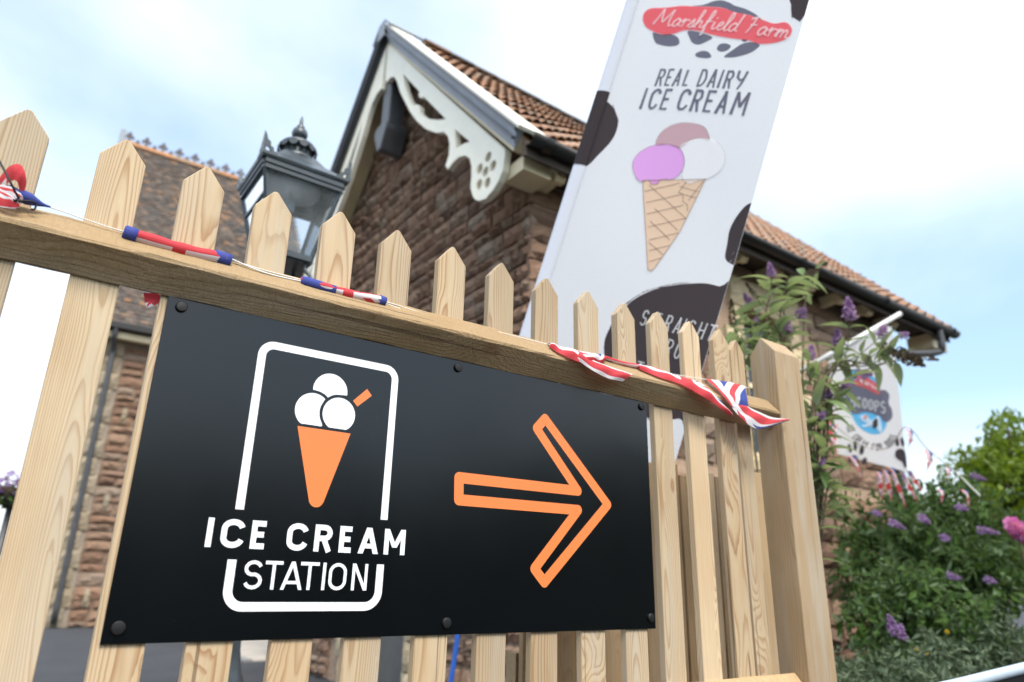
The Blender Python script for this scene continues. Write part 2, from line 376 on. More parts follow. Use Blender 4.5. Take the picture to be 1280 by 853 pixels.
# ------------------------------------------------------------------ mesh building
class MB:
    def __init__(s): s.v = []; s.f = []; s.uv = []
    def add(s, vs, fs, uvs=None):
        b = len(s.v)
        s.v += [tuple(v) for v in vs]; s.f += [tuple(i + b for i in f) for f in fs]
        if uvs: s.uv += list(uvs)
        return s
    def box(s, x0, x1, y0, y1, z0, z1, mat=None):
        vs = [(x, y, z) for z in (z0, z1) for y in (y0, y1) for x in (x0, x1)]
        if mat is not None: vs = [mat @ Vector(v) for v in vs]
        return s.add(vs, [(0, 2, 3, 1), (4, 5, 7, 6), (0, 1, 5, 4), (2, 6, 7, 3), (0, 4, 6, 2), (1, 3, 7, 5)])
    def tube(s, pts, rad, n=8, caps=True):
        pts = [Vector(p) for p in pts]; k = len(pts)
        if not isinstance(rad, (list, tuple)): rad = [rad] * k
        vs, fs = [], []
        prev = None
        for i, p in enumerate(pts):
            d = (pts[min(i + 1, k - 1)] - pts[max(i - 1, 0)]).normalized()
            if prev is None:
                a = Vector((0, 0, 1)) if abs(d.z) < 0.9 else Vector((1, 0, 0))
                u = d.cross(a).normalized()
            else:
                u = (prev - d * prev.dot(d)).normalized()
            prev = u; w = d.cross(u)
            for j in range(n):
                t = 2 * PI * j / n
                vs.append(p + (u * math.cos(t) + w * math.sin(t)) * rad[i])
        for i in range(k - 1):
            for j in range(n):
                a = i * n + j; b = i * n + (j + 1) % n
                fs.append((a, b, b + n, a + n))
        if caps: fs += [tuple(range(n - 1, -1, -1)), tuple(range((k - 1) * n, k * n))]
        return s.add(vs, fs)
    def lathe(s, c, prof, n=20):                 # prof: (radius, z)
        vs, fs = [], []
        for r, z in prof:
            for j in range(n):
                t = 2 * PI * j / n
                vs.append((c[0] + r * math.cos(t), c[1] + r * math.sin(t), c[2] + z))
        for i in range(len(prof) - 1):
            for j in range(n):
                a = i * n + j; b = i * n + (j + 1) % n
                fs.append((a, b, b + n, a + n))
        fs += [tuple(range(n - 1, -1, -1)), tuple(range((len(prof) - 1) * n, len(prof) * n))]
        return s.add(vs, fs)
    def prism(s, loops, m0, m1):                 # loops of 2D points, first is the outline, others holes; m0/m1 map to front/back
        flat = [p for l in loops for p in l]
        tri = tessellate_polygon([[Vector((p[0], p[1], 0)) for p in l] for l in loops])
        k = len(flat)
        vs = [m0(p) for p in flat] + [m1(p) for p in flat]
        fs = [tuple(t) for t in tri] + [tuple(i + k for i in reversed(t)) for t in tri]
        b = 0
        for l in loops:
            n = len(l)
            for i in range(n): fs.append((b + i, b + (i + 1) % n, b + (i + 1) % n + k, b + i + k))
            b += n
        return s.add(vs, fs)
    def mesh(s, name, smooth=False, fixn=True):
        me = bpy.data.meshes.new(name)
        me.from_pydata(s.v, [], s.f)
        if s.uv and len(s.uv) == len(s.v):
            ul = me.uv_layers.new(name='UVMap')
            for lp in me.loops: ul.data[lp.index].uv = s.uv[lp.vertex_index]
        if fixn:
            bm = bmesh.new(); bm.from_mesh(me)
            bmesh.ops.recalc_face_normals(bm, faces=bm.faces)
            bm.to_mesh(me); bm.free()
        if smooth: me.shade_smooth()
        return me

WM = {}
def link(o, parent=None):
    COL.objects.link(o)
    if parent is not None:
        o.parent = parent
        o.matrix_parent_inverse = WM[parent.name].inverted()
    WM[o.name] = o.matrix_basis.copy()
    return o
def tag(o, label=None, cat=None, group=None, kind=None):
    for k, v in (('label', label), ('category', cat), ('group', group), ('kind', kind)):
        if v: o[k] = v
    return o
def thing(name, label, cat, loc=(0, 0, 0), group=None):
    o = bpy.data.objects.new(name, None)
    o.location = loc; o.empty_display_size = 0.1
    link(o)
    return tag(o, label, cat, group)
def part(name, mb, mat, parent=None, smooth=False, kind=None, label=None, fixn=True):
    me = mb.mesh(name, smooth, fixn) if isinstance(mb, MB) else mb
    if not me.materials: me.materials.append(M[mat] if isinstance(mat, str) else mat)
    o = bpy.data.objects.new(name, me)
    link(o, parent)
    return tag(o, label, None, None, kind)
def inst(name, me, parent, loc, rot=None, scale=(1, 1, 1), mat4=None):
    o = bpy.data.objects.new(name, me)
    if mat4 is not None: o.matrix_basis = mat4
    else:
        o.location = loc
        if rot is not None: o.rotation_euler = rot
        o.scale = scale
    return link(o, parent)
def struct(name, mb, mat, smooth=False):
    return part(name, mb, mat, None, smooth, 'structure')
def bev(me, w, seg=1, ang=0.6):
    bm = bmesh.new(); bm.from_mesh(me)
    es = [e for e in bm.edges if len(e.link_faces) == 2 and e.calc_face_angle(0) > ang]
    bmesh.ops.bevel(bm, geom=es, offset=w, segments=seg, affect='EDGES', profile=0.6)
    bm.to_mesh(me); bm.free()
    return me
def withmat(me, mat):
    me.materials.append(M[mat]); return me
def sub_long(mb, maxlen):
    me = bpy.data.meshes.new('tmp'); me.from_pydata(mb.v, [], mb.f)
    bm = bmesh.new(); bm.from_mesh(me)
    bmesh.ops.triangulate(bm, faces=bm.faces)
    for _ in range(6):
        es = [e for e in bm.edges if e.calc_length() > maxlen]
        if not es: break
        bmesh.ops.subdivide_edges(bm, edges=es, cuts=1, use_grid_fill=False)
        bmesh.ops.triangulate(bm, faces=[f for f in bm.faces if len(f.verts) > 3])
    bm.verts.index_update()
    out = MB(); out.add([v.co[:] for v in bm.verts], [tuple(v.index for v in f.verts) for f in bm.faces])
    bm.free(); bpy.data.meshes.remove(me)
    return out
def catmull(P, n=6):
    P = [Vector(p) for p in P]; out = []
    for i in range(len(P) - 1):
        a, b, c, d = P[max(i - 1, 0)], P[i], P[i + 1], P[min(i + 2, len(P) - 1)]
        for k in range(n):
            t = k / n
            out.append(0.5 * ((2 * b) + (c - a) * t + (2 * a - 5 * b + 4 * c - d) * t * t + (3 * b - a - 3 * c + d) * t ** 3))
    out.append(P[-1])
    return out

# ------------------------------------------------------------------ stroke lettering
def arc(cx, cy, rx, ry, a0, a1, n=10):
    return [(cx + rx * math.cos(R_(a0 + (a1 - a0) * i / n)), cy + ry * math.sin(R_(a0 + (a1 - a0) * i / n))) for i in range(n + 1)]
GL = {
 'I': [[(.5, 0), (.5, 1)]],
 'C': [arc(.5, .70, .5, .30, 12, 180, 10) + arc(.5, .30, .5, .30, 180, 348, 10)],
 'E': [[(1, 1), (0, 1), (0, 0), (1, 0)], [(0.08, .51), (.88, .51)]],
 'R': [[(0, 0), (0, 1), (.5, 1)] + arc(.56, .745, .44, .255, 90, -90, 8), [(.60, .49), (0.05, .49)], [(.52, .50), (1, 0)]],
 'A': [[(0, 0), (.5, 1), (1, 0)], [(.2, .27), (.8, .27)]],
 'M': [[(0, 0), (0, 1), (.5, .32), (1, 1), (1, 0)]],
 'S': [arc(.5, .75, .47, .25, 18, 255, 10) + arc(.52, .26, .48, .26, 78, -162, 10)],
 'T': [[(0, 1), (1, 1)], [(.5, .97), (.5, 0)]],
 'O': [arc(.5, .68, .5, .32, 0, 180, 10) + arc(.5, .32, .5, .32, 180, 360, 10) + [(1.0, .68)]],
 'N': [[(0, 0), (0, 1), (1, 0), (1, 1)]],
 'L': [[(0, 1), (0, 0), (1, 0)]],
 'D': [[(0.3, 0), (0, 0), (0, 1), (.3, 1)] + arc(.3, .5, .7, .5, 90, -90, 10)],
 'Y': [[(0, 1), (.05, .6), (.45, .45), (.8, .6)], [(1, 1), (.75, .35), (.45, 0)]],
 'G': [arc(.5, .70, .5, .30, 20, 180, 8) + arc(.5, .30, .5, .30, 180, 360, 8) + [(1, .45), (.6, .45)]],
 'H': [[(0, 0), (0, 1)], [(1, 0), (1, 1)], [(0.05, .5), (.95, .5)]],
 'F': [[(0, 0), (0, 1), (1, 1)], [(0.08, .52), (.8, .52)]],
 'P': [[(0, 0), (0, 1), (.5, 1)] + arc(.56, .72, .44, .28, 90, -90, 8), [(.60, .44), (0.05, .44)]],
}
BRUSH = {'A': [[(0, 0), (.53, 1)], [(.47, .98), (1, 0)], [(.2, .3), (.8, .3)]], 'M': [[(0, 0), (.08, 1)], [(.08, 1), (.5, .35)], [(.5, .35), (.92, 1)], [(.92, 1), (1, 0)]], 'H': GL['H'], 'Y': [[(0, 1), (.06, .62), (.45, .48), (.8, .62)], [(1, 1), (.72, .35), (.4, 0)]]}
def ribbon(pts, w, w1=None, mlim=2.6):
    """mitred ribbon: returns 2D verts and quads; width may taper from w to w1"""
    P = [Vector((p[0], p[1])) for p in pts]
    Q = [P[0]]
    for p in P[1:]:
        if (p - Q[-1]).length > 1e-5: Q.append(p)
    P = Q; k = len(P); vs = []
    for i in range(k):
        d0 = (P[i] - P[i - 1]).normalized() if i > 0 else (P[1] - P[0]).normalized()
        d1 = (P[i + 1] - P[i]).normalized() if i < k - 1 else d0
        n0 = Vector((-d0.y, d0.x)); n1 = Vector((-d1.y, d1.x))
        m = n0 + n1
        if m.length < 0.3: m = n0 * 1.0; sc = 1.0
        else:
            m.normalize(); sc = min(1.0 / max(m.dot(n0), 0.2), mlim)
        hw = (w if w1 is None else w + (w1 - w) * i / (k - 1)) / 2
        vs += [P[i] + m * hw * sc, P[i] - m * hw * sc]
    fs = [(2 * i, 2 * i + 1, 2 * i + 3, 2 * i + 2) for i in range(k - 1)]
    return vs, fs
class Decal:
    """flat print laid on a surface; fn(x, y, layer) gives the 3D point"""
    def __init__(s, fn, maxlen=None, base=0, step=1.0): s.fn = fn; s.mb = MB(); s.maxlen = maxlen; s.k = 0; s.base = base; s.step = step
    def _put(s, v2, fs):
        s.k += 1
        m = MB().add([(v[0], v[1], 0) for v in v2], fs)
        if s.maxlen: m = sub_long(m, s.maxlen)
        s.mb.add([s.fn(v[0], v[1], s.base + s.k * s.step) for v in m.v], m.f)
    def poly(s, loops):
        flat = [p for l in loops for p in l]
        tri = tessellate_polygon([[Vector((p[0], p[1], 0)) for p in l] for l in loops])
        s._put(flat, [tuple(t) for t in tri])
    def stroke(s, pts, w, w1=None, mlim=2.6): s._put(*ribbon(pts, w, w1, mlim))
    def disc(s, c, r, n=20): s.poly([[(c[0] + r * math.cos(2 * PI * i / n), c[1] + r * math.sin(2 * PI * i / n)) for i in range(n)]])
    def glyph(s, ch, x0, x1, z0, z1, w, slant=0.0, inset=True, jitter=0.0):
        i = w / 2 if inset else 0
        if ch in 'AMN' and not jitter:
            xm, h_ = (x0 + x1) / 2, z1 - z0
            S_l = lambda q: [(x + slant * (z - z0), z) for x, z in q]
            if ch == 'A':
                qs = [[(x0, z0), (x0 + 1.08 * w, z0), (xm + .56 * w, z1), (xm - .56 * w, z1)], [(x1 - 1.08 * w, z0), (x1, z0), (xm + .56 * w, z1), (xm - .56 * w, z1)]]
                f0 = .2 * h_; lx = x0 + (xm - x0) * .2 + .6 * w; qs.append([(lx, z0 + f0), (x1 + x0 - lx, z0 + f0), (x1 + x0 - lx - w * .3, z0 + f0 + w * .9), (lx + w * .3, z0 + f0 + w * .9)])
            elif ch == 'N': qs = [[(x0, z0), (x0 + w, z0), (x0 + w, z1), (x0, z1)], [(x1 - w, z0), (x1, z0), (x1, z1), (x1 - w, z1)], [(x0, z1), (x0 + 1.15 * w, z1), (x1, z0), (x1 - 1.15 * w, z0)]]
            else: qs = [[(x0, z0), (x0 + w, z0), (x0 + w, z1), (x0, z1)], [(x1 - w, z0), (x1, z0), (x1, z1), (x1 - w, z1)], [(x0, z1), (x0 + 1.05 * w, z1), (xm + .5 * w, z0 + .28 * h_), (xm - .5 * w, z0 + .28 * h_)], [(x1 - 1.05 * w, z1), (x1, z1), (xm + .5 * w, z0 + .28 * h_), (xm - .5 * w, z0 + .28 * h_)]]
            for q in qs: s.poly([S_l(q)])
            return
        for st in (BRUSH.get(ch, GL[ch]) if jitter else GL[ch]):
            if ch == 'I': pts = [((x0 + x1) / 2 + slant * y * (z1 - z0), z0 + y * (z1 - z0)) for _, y in st]
            else:
                flat = ch in 'ECOSGRTLFPDHG'
                pts = []
                for x, y in st:
                    ins_y = i if (len(st) > 6 or ch in 'ELFTRPD') else 0
                    if ch == 'T' and len(st) == 2 and st[0][0] == st[1][0]: zz_ = z0 + y * (z1 - z0 - w * .5)
                    elif ch in 'RPF' and y == 0: zz_ = z0
                    else: zz_ = z0 + ins_y + y * (z1 - z0 - 2 * ins_y)
                    xi = i if ch not in 'T' else 0
                    pts.append((x0 + xi + x * (x1 - x0 - 2 * xi) + slant * (zz_ - z0), zz_))
            if jitter: pts = [(px_ + random.uniform(-jitter, jitter), pz_ + random.uniform(-jitter, jitter)) for px_, pz_ in pts]
            s.stroke(pts, w, w * (0.75 if jitter else 1), 1.25 if jitter else 2.6)

# ------------------------------------------------------------------ foliage
def leafquads(cent, n, size, seed, droop=0.3, wid=0.42, shell=0.55):
    """n small folded leaves spread through a list of ellipsoid clumps (x, y, z, rx, ry, rz)"""
    rg = np.random.default_rng(seed)
    cent = np.array(cent, float)
    vol = np.prod(cent[:, 3:6], axis=1) ** 0.75
    idx = rg.choice(len(cent), n, p=vol / vol.sum())
    d = rg.normal(size=(n, 3)); d /= np.linalg.norm(d, axis=1)[:, None]
    rad = shell + (1.08 - shell) * rg.random((n, 1)) ** 0.6
    P = cent[idx, :3] + d * rad * cent[idx, 3:6]
    ax = d * 0.7 + rg.normal(size=(n, 3)) * 0.7 + np.array([0, 0, -droop]); ax /= np.linalg.norm(ax, axis=1)[:, None]
    nn = d * 0.5 + rg.normal(size=(n, 3)) * 0.5 + np.array([0, 0, 0.6])
    sd = np.cross(ax, nn); sd /= np.linalg.norm(sd, axis=1)[:, None]
    nn = np.cross(sd, ax)
    L = size * rg.uniform(0.6, 1.3, (n, 1)); Wd = L * wid * rg.uniform(0.7, 1.2, (n, 1))
    V = np.empty((n, 4, 3))
    V[:, 0] = P - ax * L * .5
    V[:, 1] = P + sd * Wd * .5 + nn * Wd * .14
    V[:, 2] = P + ax * L * .5 - nn * L * .08
    V[:, 3] = P - sd * Wd * .5 + nn * Wd * .14
    b = np.arange(n)[:, None] * 4
    F = np.concatenate([b + [0, 1, 2], b + [0, 2, 3]], axis=0)
    return V.reshape(-1, 3), F
def sprigs(cl, n, length, size, seed, wid=0.32):
    """arching shoots that stick out of the clumps, with leaves in pairs along them"""
    rg = np.random.default_rng(seed); V = []; F = []
    for _ in range(n):
        c = np.array(cl[rg.integers(len(cl))][:6]); d = rg.normal(size=3); d[2] = abs(d[2]) + .3; d /= np.linalg.norm(d)
        p = c[:3] + d * c[3:6] * .7; L = length * rg.uniform(.5, 1.2); k = int(7 + L * 14)
        for i in range(k):
            q = p + d * L * i / k + np.array([0, 0, -.35]) * L * (i / k) ** 2
            for sg in (1, -1):
                sd = np.cross(d, rg.normal(size=3)); sd /= np.linalg.norm(sd)
                ax = sd * .8 * sg + d * .6 + np.array([0, 0, -.15]); ax /= np.linalg.norm(ax); nn = np.cross(ax, rg.normal(size=3)); nn /= np.linalg.norm(nn)
                l = size * rg.uniform(.7, 1.2) * (1 - .4 * i / k); b = len(V)
                V += [q, q + ax * l * .5 + nn * l * wid * .5, q + ax * l, q + ax * l * .5 - nn * l * wid * .5]
                F += [(b, b + 1, b + 2), (b, b + 2, b + 3)]
    return np.array(V), np.array(F)
def join(a, b): return np.concatenate([a[0], b[0]]), np.concatenate([a[1], b[1] + len(a[0])])
def smooth_poly(P, n=4):
    k = len(P); out = []
    for i in range(k):
        a, b, c, d = (Vector(P[(i + j) % k]) for j in (-1, 0, 1, 2))
        for q in range(n):
            t = q / n; out.append(tuple(0.5 * ((2 * b) + (c - a) * t + (2 * a - 5 * b + 4 * c - d) * t * t + (3 * b - a - 3 * c + d) * t ** 3)))
    return out
def np_mesh(name, V, F, mat):
    me = bpy.data.meshes.new(name)
    me.from_pydata(V.tolist(), [], F.tolist())
    me.materials.append(M[mat])
    return me
def clumps(c, r, k, cr0, cr1, seed):
    rg = np.random.default_rng(seed); out = []
    for _ in range(k):
        d = rg.normal(size=3); d /= np.linalg.norm(d); q = rg.random() ** 0.45
        p = [c[i] + d[i] * r[i] * q for i in range(3)]
        s = rg.uniform(cr0, cr1)
        p[2] = max(p[2], s * 0.8)
        out.append((*p, s, s, s * rg.uniform(.7, 1)))
    return out

# ------------------------------------------------------------------ the setting
struct('ground', MB().add([(-200, -200, 0), (300, -200, 0), (300, 400, 0), (-200, 400, 0)], [(0, 1, 2, 3)]), 'asphalt')
struct('pavement', MB().box(3.27, 9.0, 9.35, 16.7, -0.02, 0.012), 'paving')
struct('kerb', MB().box(3.13, 3.26, 9.3, 16.7, -0.02, 0.03), 'kerb')
# unseen bank behind the camera, added to darken lower pickets and sign reflection
hv, hf = [], []
rgh = random.Random(4)
PRF = ((3.5, -.1), (4.5, 1.4), (5.7, 2.0), (8, 2.3), (12, 2.7), (30, 4.5), (70, 10), (110, 12), (160, -.2))
for i in range(49):
    a = R_(192 + 156 * i / 48)
    q_ = min(1, max(0, (i - 22) / 22)); up_ = 1 + .15 * q_ * q_ * (3 - 2 * q_)
    for (rr, hh) in PRF: hv.append((math.cos(a) * rr * 1.05 + .5, math.sin(a) * rr - .6, hh * up_ * (1 + .15 * math.sin(i * .7 + rr)) + (rgh.uniform(-.25, .25) if hh > 0 else 0)))
n = len(PRF)
for i in range(48):
    for j in range(n - 1): hf.append((i * n + j, i * n + n + j, i * n + n + 1 + j, i * n + 1 + j))
struct('unseen_shade_bank', MB().add(hv, hf), simple('shade_bank_green', (0.032, 0.048, 0.022), 0.95, 0.5, 0.8, 0.6, 2.0))
struct('planting_bed', MB().box(2.5, 15.0, 0.62, 3.22, -0.02, 0.05), 'soil')

# ------------------------------------------------------------------ rock faced stones
def rock_meshes(prefix, mat, k, rough, seed):
    rg = random.Random(seed); out = []
    for q in range(k):                     # unit block: x 0..1 long, z 0..1 high, front towards -y, origin at its lower left back
        mb = MB(); nx, nz = 4, 3
        for j in range(nz + 1):
            for i in range(nx + 1):
                ed = i in (0, nx) or j in (0, nz)
                d = -0.55 if ed else -0.8 - rg.random() * rough
                x = i / nx + (rg.uniform(-.06, .06) if 0 < i < nx else rg.uniform(-.02, .02))
                z = j / nz + (rg.uniform(-.08, .08) if 0 < j < nz else rg.uniform(-.04, .04))
                mb.v.append((x, d, z))
        for j in range(nz):
            for i in range(nx):
                a = j * (nx + 1) + i
                mb.f.append((a, a + 1, a + nx + 2, a + nx + 1))
        b = len(mb.v)
        ring = [i for i in range(nx + 1)] + [(j + 1) * (nx + 1) - 1 for j in range(1, nz + 1)] + [nz * (nx + 1) + i for i in range(nx - 1, -1, -1)] + [j * (nx + 1) for j in range(nz - 1, 0, -1)]
        for i in ring: mb.v.append((mb.v[i][0], 0.5, mb.v[i][2]))
        n = len(ring)
        for i in range(n): mb.f.append((ring[i], b + i, b + (i + 1) % n, ring[(i + 1) % n]))
        me = mb.mesh(prefix); me.materials.append(M[mat]); out.append(me)
    return out
ROCK = rock_meshes('stone', 'stone', 7, 0.75, 3)
QUOIN = rock_meshes('quoin', 'quoin', 4, 0.12, 5)
QUOIN2 = rock_meshes('quoin', 'greyquoin', 4, 0.5, 6)
def lay(parent, place, u0, u1, z0, z1top, hmin, hmax, lmin, lmax, skip, depth, seed, want=None, gap=0.020, name='stone'):
    """courses of rock faced stones; place(u, z) -> 4x4 with x along the wall, -y outwards. Up to `want` best are objects, the rest one joined part."""
    rg = random.Random(seed); items = []
    z = z0
    while z < 12:
        h = rg.uniform(hmin, hmax)
        u = u0
        any_ = False
        while u < u1 - 0.04:
            l = rg.uniform(lmin, lmax)
            if u1 - u - l < lmin * 0.6: l = u1 - u
            hh = h
            if z + h <= min(z1top(u), z1top(u + l)) + 0.06 and not skip(u, u + l, z, z + h):
                items.append((u, z, l, hh)); any_ = True
            u += l
        z += h
        if z > max(z1top(u0), z1top(u1), z1top((u0 + u1) / 2)): break
    mats = []
    for (u, z, l, h) in items:
        dp = depth * rg.uniform(0.7, 1.25)
        mats.append(place(u + gap / 2, z + gap / 2 + rg.uniform(-.006, .006)) @ Matrix.Rotation(rg.uniform(-.035, .035), 4, 'Y') @ Matrix.Diagonal((l - gap * rg.uniform(.8, 1.5), dp, h - gap * rg.uniform(.8, 1.6), 1)))
    order = list(range(len(items)))
    if want: order.sort(key=lambda i: want(*items[i]))
    lim = 290
    rest = MB()
    for q, i in enumerate(order):
        me = ROCK[rg.randrange(len(ROCK))]
        if q < lim: inst(name, me, parent, None, mat4=mats[i])
        else: rest.add([mats[i] @ v.co for v in me.vertices], [tuple(p.vertices) for p in me.polygons])
    if rest.v: part('stonework', rest, 'stone', parent, kind='stuff')

# ------------------------------------------------------------------ gabled station building
EY, EZ, SL, RY = 2.94, 4.93, 1.105, 6.27
X0, XW, X1, XE = 3.1, 3.5, 9.92, 11.28
RZ = EZ + (RY - EY) * SL
BY = 2 * RY - EY                                     # far eave
roofz = lambda y: EZ + (min(y, 2 * RY - y) - EY) * SL
WY0, WY1 = 3.3, 2 * RY - 3.3
bld = thing('station_building', 'gabled red sandstone building with clay tile roof and cream fretted bargeboards', 'building', (XW, WY0, 0))
DY0, DY1, DZ = 5.30, 6.67, 2.45
gw = MB()
gw.prism([[(WY0 + .02, -.1), (DY0, -.1), (DY0, DZ), (DY1, DZ), (DY1, -.1), (WY1 - .02, -.1), (WY1 - .02, roofz(WY1) - .16), (RY, RZ - .16), (WY0 + .02, roofz(WY0) - .16)]],
         lambda p: (XW + .03, p[0], p[1]), lambda p: (XW + .4, p[0], p[1]))
gwall = part('gable_wall', gw, 'mortar', bld)
WX0, WX1, WZ0, WZ1 = 6.6, 7.55, 2.5, 4.26
lw = MB()
lw.prism([[(XW + .403, -.1), (X1 - .02, -.1), (X1 - .02, 4.98), (XW + .403, 4.98)], [(WX0, WZ0), (WX0, WZ1), (WX1, WZ1), (WX1, WZ0)]],
         lambda p: (p[0], WY0 + .03, p[1]), lambda p: (p[0], WY0 + .4, p[1]))
lwall = part('side_wall', lw, 'mortar', bld)
part('end_wall', MB().box(X1 - .4, X1 - .022, WY0 + .403, WY1, -.1, 4.9).box(XW + .42, X1 - .42, WY1 - .3, WY1 - .01, -.1, 4.9), 'mortar', bld)
# gable stones: u runs along +y reversed so that the outward side is -x
def place_gable(u, z):        # u measured from the far end (y = WY1) towards the near corner
    m = Matrix.Translation((XW + .03, WY1 - u, z)) @ Matrix.Rotation(-PI / 2, 4, 'Z')
    return m
LQ = lambda z: 0.0
lay(gwall, place_gable, 0.0, WY1 - WY0, 0.0, lambda u: roofz(WY1 - u) - .2, .09, .21, .13, .42,
    lambda a, b, z, zz_: (WY1 - a > DY0 - .34 and WY1 - b < DY1 + .34 and z < DZ + .3), .055, 11,
    want=lambda u, z, l, h: (0 if z > 2.2 else 1) * 50 + abs((WY1 - u) - 5.2) + abs(z - 4) * .7)
def place_side(u, z): return Matrix.Translation((u, WY0 + .03, z))
lay(lwall, place_side, XW - .02, X1, 0.0, lambda u: 2.3, .22, .36, .4, .9,
    lambda a, b, z, zz_: False, .085, 21, want=lambda u, z, l, h: -u)
lay(lwall, place_side, XW - .02, X1, 2.35, lambda u: 4.9, .17, .26, .3, .62,
    lambda a, b, z, zz_: (a < WX1 + .2 and b > WX0 - .2 and z < WZ1 + .4 and zz_ > WZ0 - .2), .045, 22, want=lambda u, z, l, h: -z)
# pale dressed stones
def quoin(x, y, z, l, h, d, face, par, ms=None):
    if face == 'x': m = Matrix.Translation((x, y, z)) @ Matrix.Rotation(-PI / 2, 4, 'Z') @ Matrix.Diagonal((l, d, h, 1))
    else: m = Matrix.Translation((x, y, z)) @ Matrix.Diagonal((l, d, h, 1))
    inst('quoin', (ms or QUOIN)[random.randrange(4)], par, None, mat4=m)
z = 0.0; k = 0
while z < DZ - .05:
    h = .28
    quoin(XW + .02, DY1 + (.32 if k % 2 else .2), z + .005, (.32 if k % 2 else .2), h - .012, .07, 'x', gwall)
    quoin(XW + .02, DY0, z + .005, (.2 if k % 2 else .32), h - .012, .07, 'x', gwall)
    z += h; k += 1
quoin(XW + .02, DY1 + .3, DZ + .01, DY1 - DY0 + .6, .28, .07, 'x', gwall)
quoin(WX0 - .2, WY0 + .02, WZ1 + .01, 1.38, .36, .08, 'y', lwall)
quoin(WX0 - .25, WY0 + .02, WZ0 - .2, 1.45, .19, .12, 'y', lwall)
z = WZ0; k = 0
while z < WZ1 - .1:
    for xs in (0, 1):
        l = .2 if k % 2 else .32
        quoin(WX0 - l if not xs else WX1, WY0 + .02, z + .006, l, .28, .07, 'y', lwall)
    z += .293; k += 1
# door and window
dr = part('door', MB().box(XW + .20, XW + .25, DY0 + .11, DY1 - .13, .02, DZ - .1), 'door', bld)
part('frame', MB().box(XW + .14, XW + .26, DY0 + .005, DY0 + .1, .01, DZ - .005).box(XW + .14, XW + .26, DY1 - .12, DY1 - .005, .01, DZ - .005).box(XW + .14, XW + .26, DY0 + .1, DY1 - .12, DZ - .1, DZ - .005), 'cream', dr)
part('handle', MB().tube([(XW + .18, DY0 + .2, 1.02), (XW + .14, DY0 + .2, 1.02), (XW + .14, DY0 + .32, 1.02)], .01, 8), 'pipe', dr)
wn = MB()
for a, b, c, d in ((WX0 + .003, WX0 + .08, WZ0, WZ1), (WX1 - .08, WX1 - .003, WZ0, WZ1), (WX0 + .08, WX1 - .08, WZ1 - .08, WZ1 - .003), (WX0 + .08, WX1 - .08, WZ0 + .003, WZ0 + .09), (WX0 + .08, WX1 - .08, 3.36, 3.42), ((WX0 + WX1) / 2 - .02, (WX0 + WX1) / 2 + .02, WZ0 + .09, 3.36), ((WX0 + WX1) / 2 - .02, (WX0 + WX1) / 2 + .02, 3.42, WZ1 - .08)):
    wn.box(a, b, WY0 + .16, WY0 + .22, c, d)
w_o = part('window', wn, 'cream', bld)
part('pane', MB().box(WX0 + .06, WX1 - .06, WY0 + .185, WY0 + .195, WZ0 + .06, WZ1 - .06), 'wglass', w_o)
# roof; the old ridge line has sunk a little towards the far end
def sag(x, y): return -.17 * max(0, x - X0) / (XE - X0) * max(0, 1 - abs(RY - y) / (RY - EY))
def sagged(mb):
    mb.v = [(v[0], v[1], v[2] + sag(v[0], v[1])) for v in mb.v]; return mb
rf = MB()
nx_, nz_ = -SL / math.hypot(1, SL), 1 / math.hypot(1, SL)
def slope_box(mb, x0, x1, ya, yb, t0, t1, side=1):
    """slab on the roof plane between eave distance ya..yb, from t0 to t1 above the plane (measured square to it)"""
    ny, nz = -SL / math.hypot(1, SL), 1 / math.hypot(1, SL)
    q = []
    for x in (x0, x1):
        for (y, t) in ((ya, t0), (yb, t0), (yb, t1), (ya, t1)):
            yy, z = y + ny * t, EZ + (y - EY) * SL + nz * t
            if side < 0: yy = 2 * RY - yy
            q.append((x, yy, z))
    return mb.add(q, [(0, 1, 2, 3), (7, 6, 5, 4), (0, 4, 5, 1), (1, 5, 6, 2), (2, 6, 7, 3), (3, 7, 4, 0)])
slope_box(rf, XW + .01, XE, EY + .02, RY - .005, -.17, -.03, 1)
slope_box(rf, XW + .01, XE, EY, RY - .005, -.17, -.03, -1)
roof = part('roof', sagged(rf), 'soffit', bld)
sf = MB()
slope_box(sf, X0 + .004, XW + .005, EY + .02, RY - .005, -.16, -.04, 1)
slope_box(sf, X0 + .004, XW + .005, EY + .02, RY - .005, -.16, -.04, -1)
part('soffit', sf, 'cream', roof)
slope_box(fs := MB(), X0 + .1, XE - .1, EY, RY - .01, -.02, .02, -1)
part('far_slope', sagged(fs), 'pantile', roof)
vf = MB()
for sgn in (1, -1): slope_box(vf, XE - .03, XE + .05, EY - .03, RY - .004, -.10, .085, sgn)
part('verge', sagged(vf), 'greytrim', roof)
# pantiles
tw, tl, exp = .272, .36, .305
tm = MB(); NS = 12
for r_, (yy, lift) in enumerate(((0, .034), (tl, .004))):
    for i in range(NS + 1):
        u = i / NS
        prof = -.012 * math.sin(PI * u / .5) if u < .5 else (.068 if r_ == 0 else .03) * math.sin(PI * (u - .5) / .5)
        tm.v.append((u * (tw + .025), yy, prof + lift))
tm.f += [(i, i + 1, i + NS + 2, i + NS + 1) for i in range(NS)]
b = len(tm.v)
for i in range(NS + 1): tm.v.append((tm.v[i][0], 0.004, tm.v[i][2] - (.024 if i / NS < .5 else .010)))
tm.f += [(b + i, b + i + 1, i + 1, i) for i in range(NS)]
TILE = tm.mesh('roof_tile', True); TILE.materials.append(M['pantile'])
pit = math.atan(SL); SLEN = (RY - EY) * math.hypot(1, SL)
tiles = []
nrow = int(SLEN / exp); ncol = int((XE - X0 - .3) / tw)
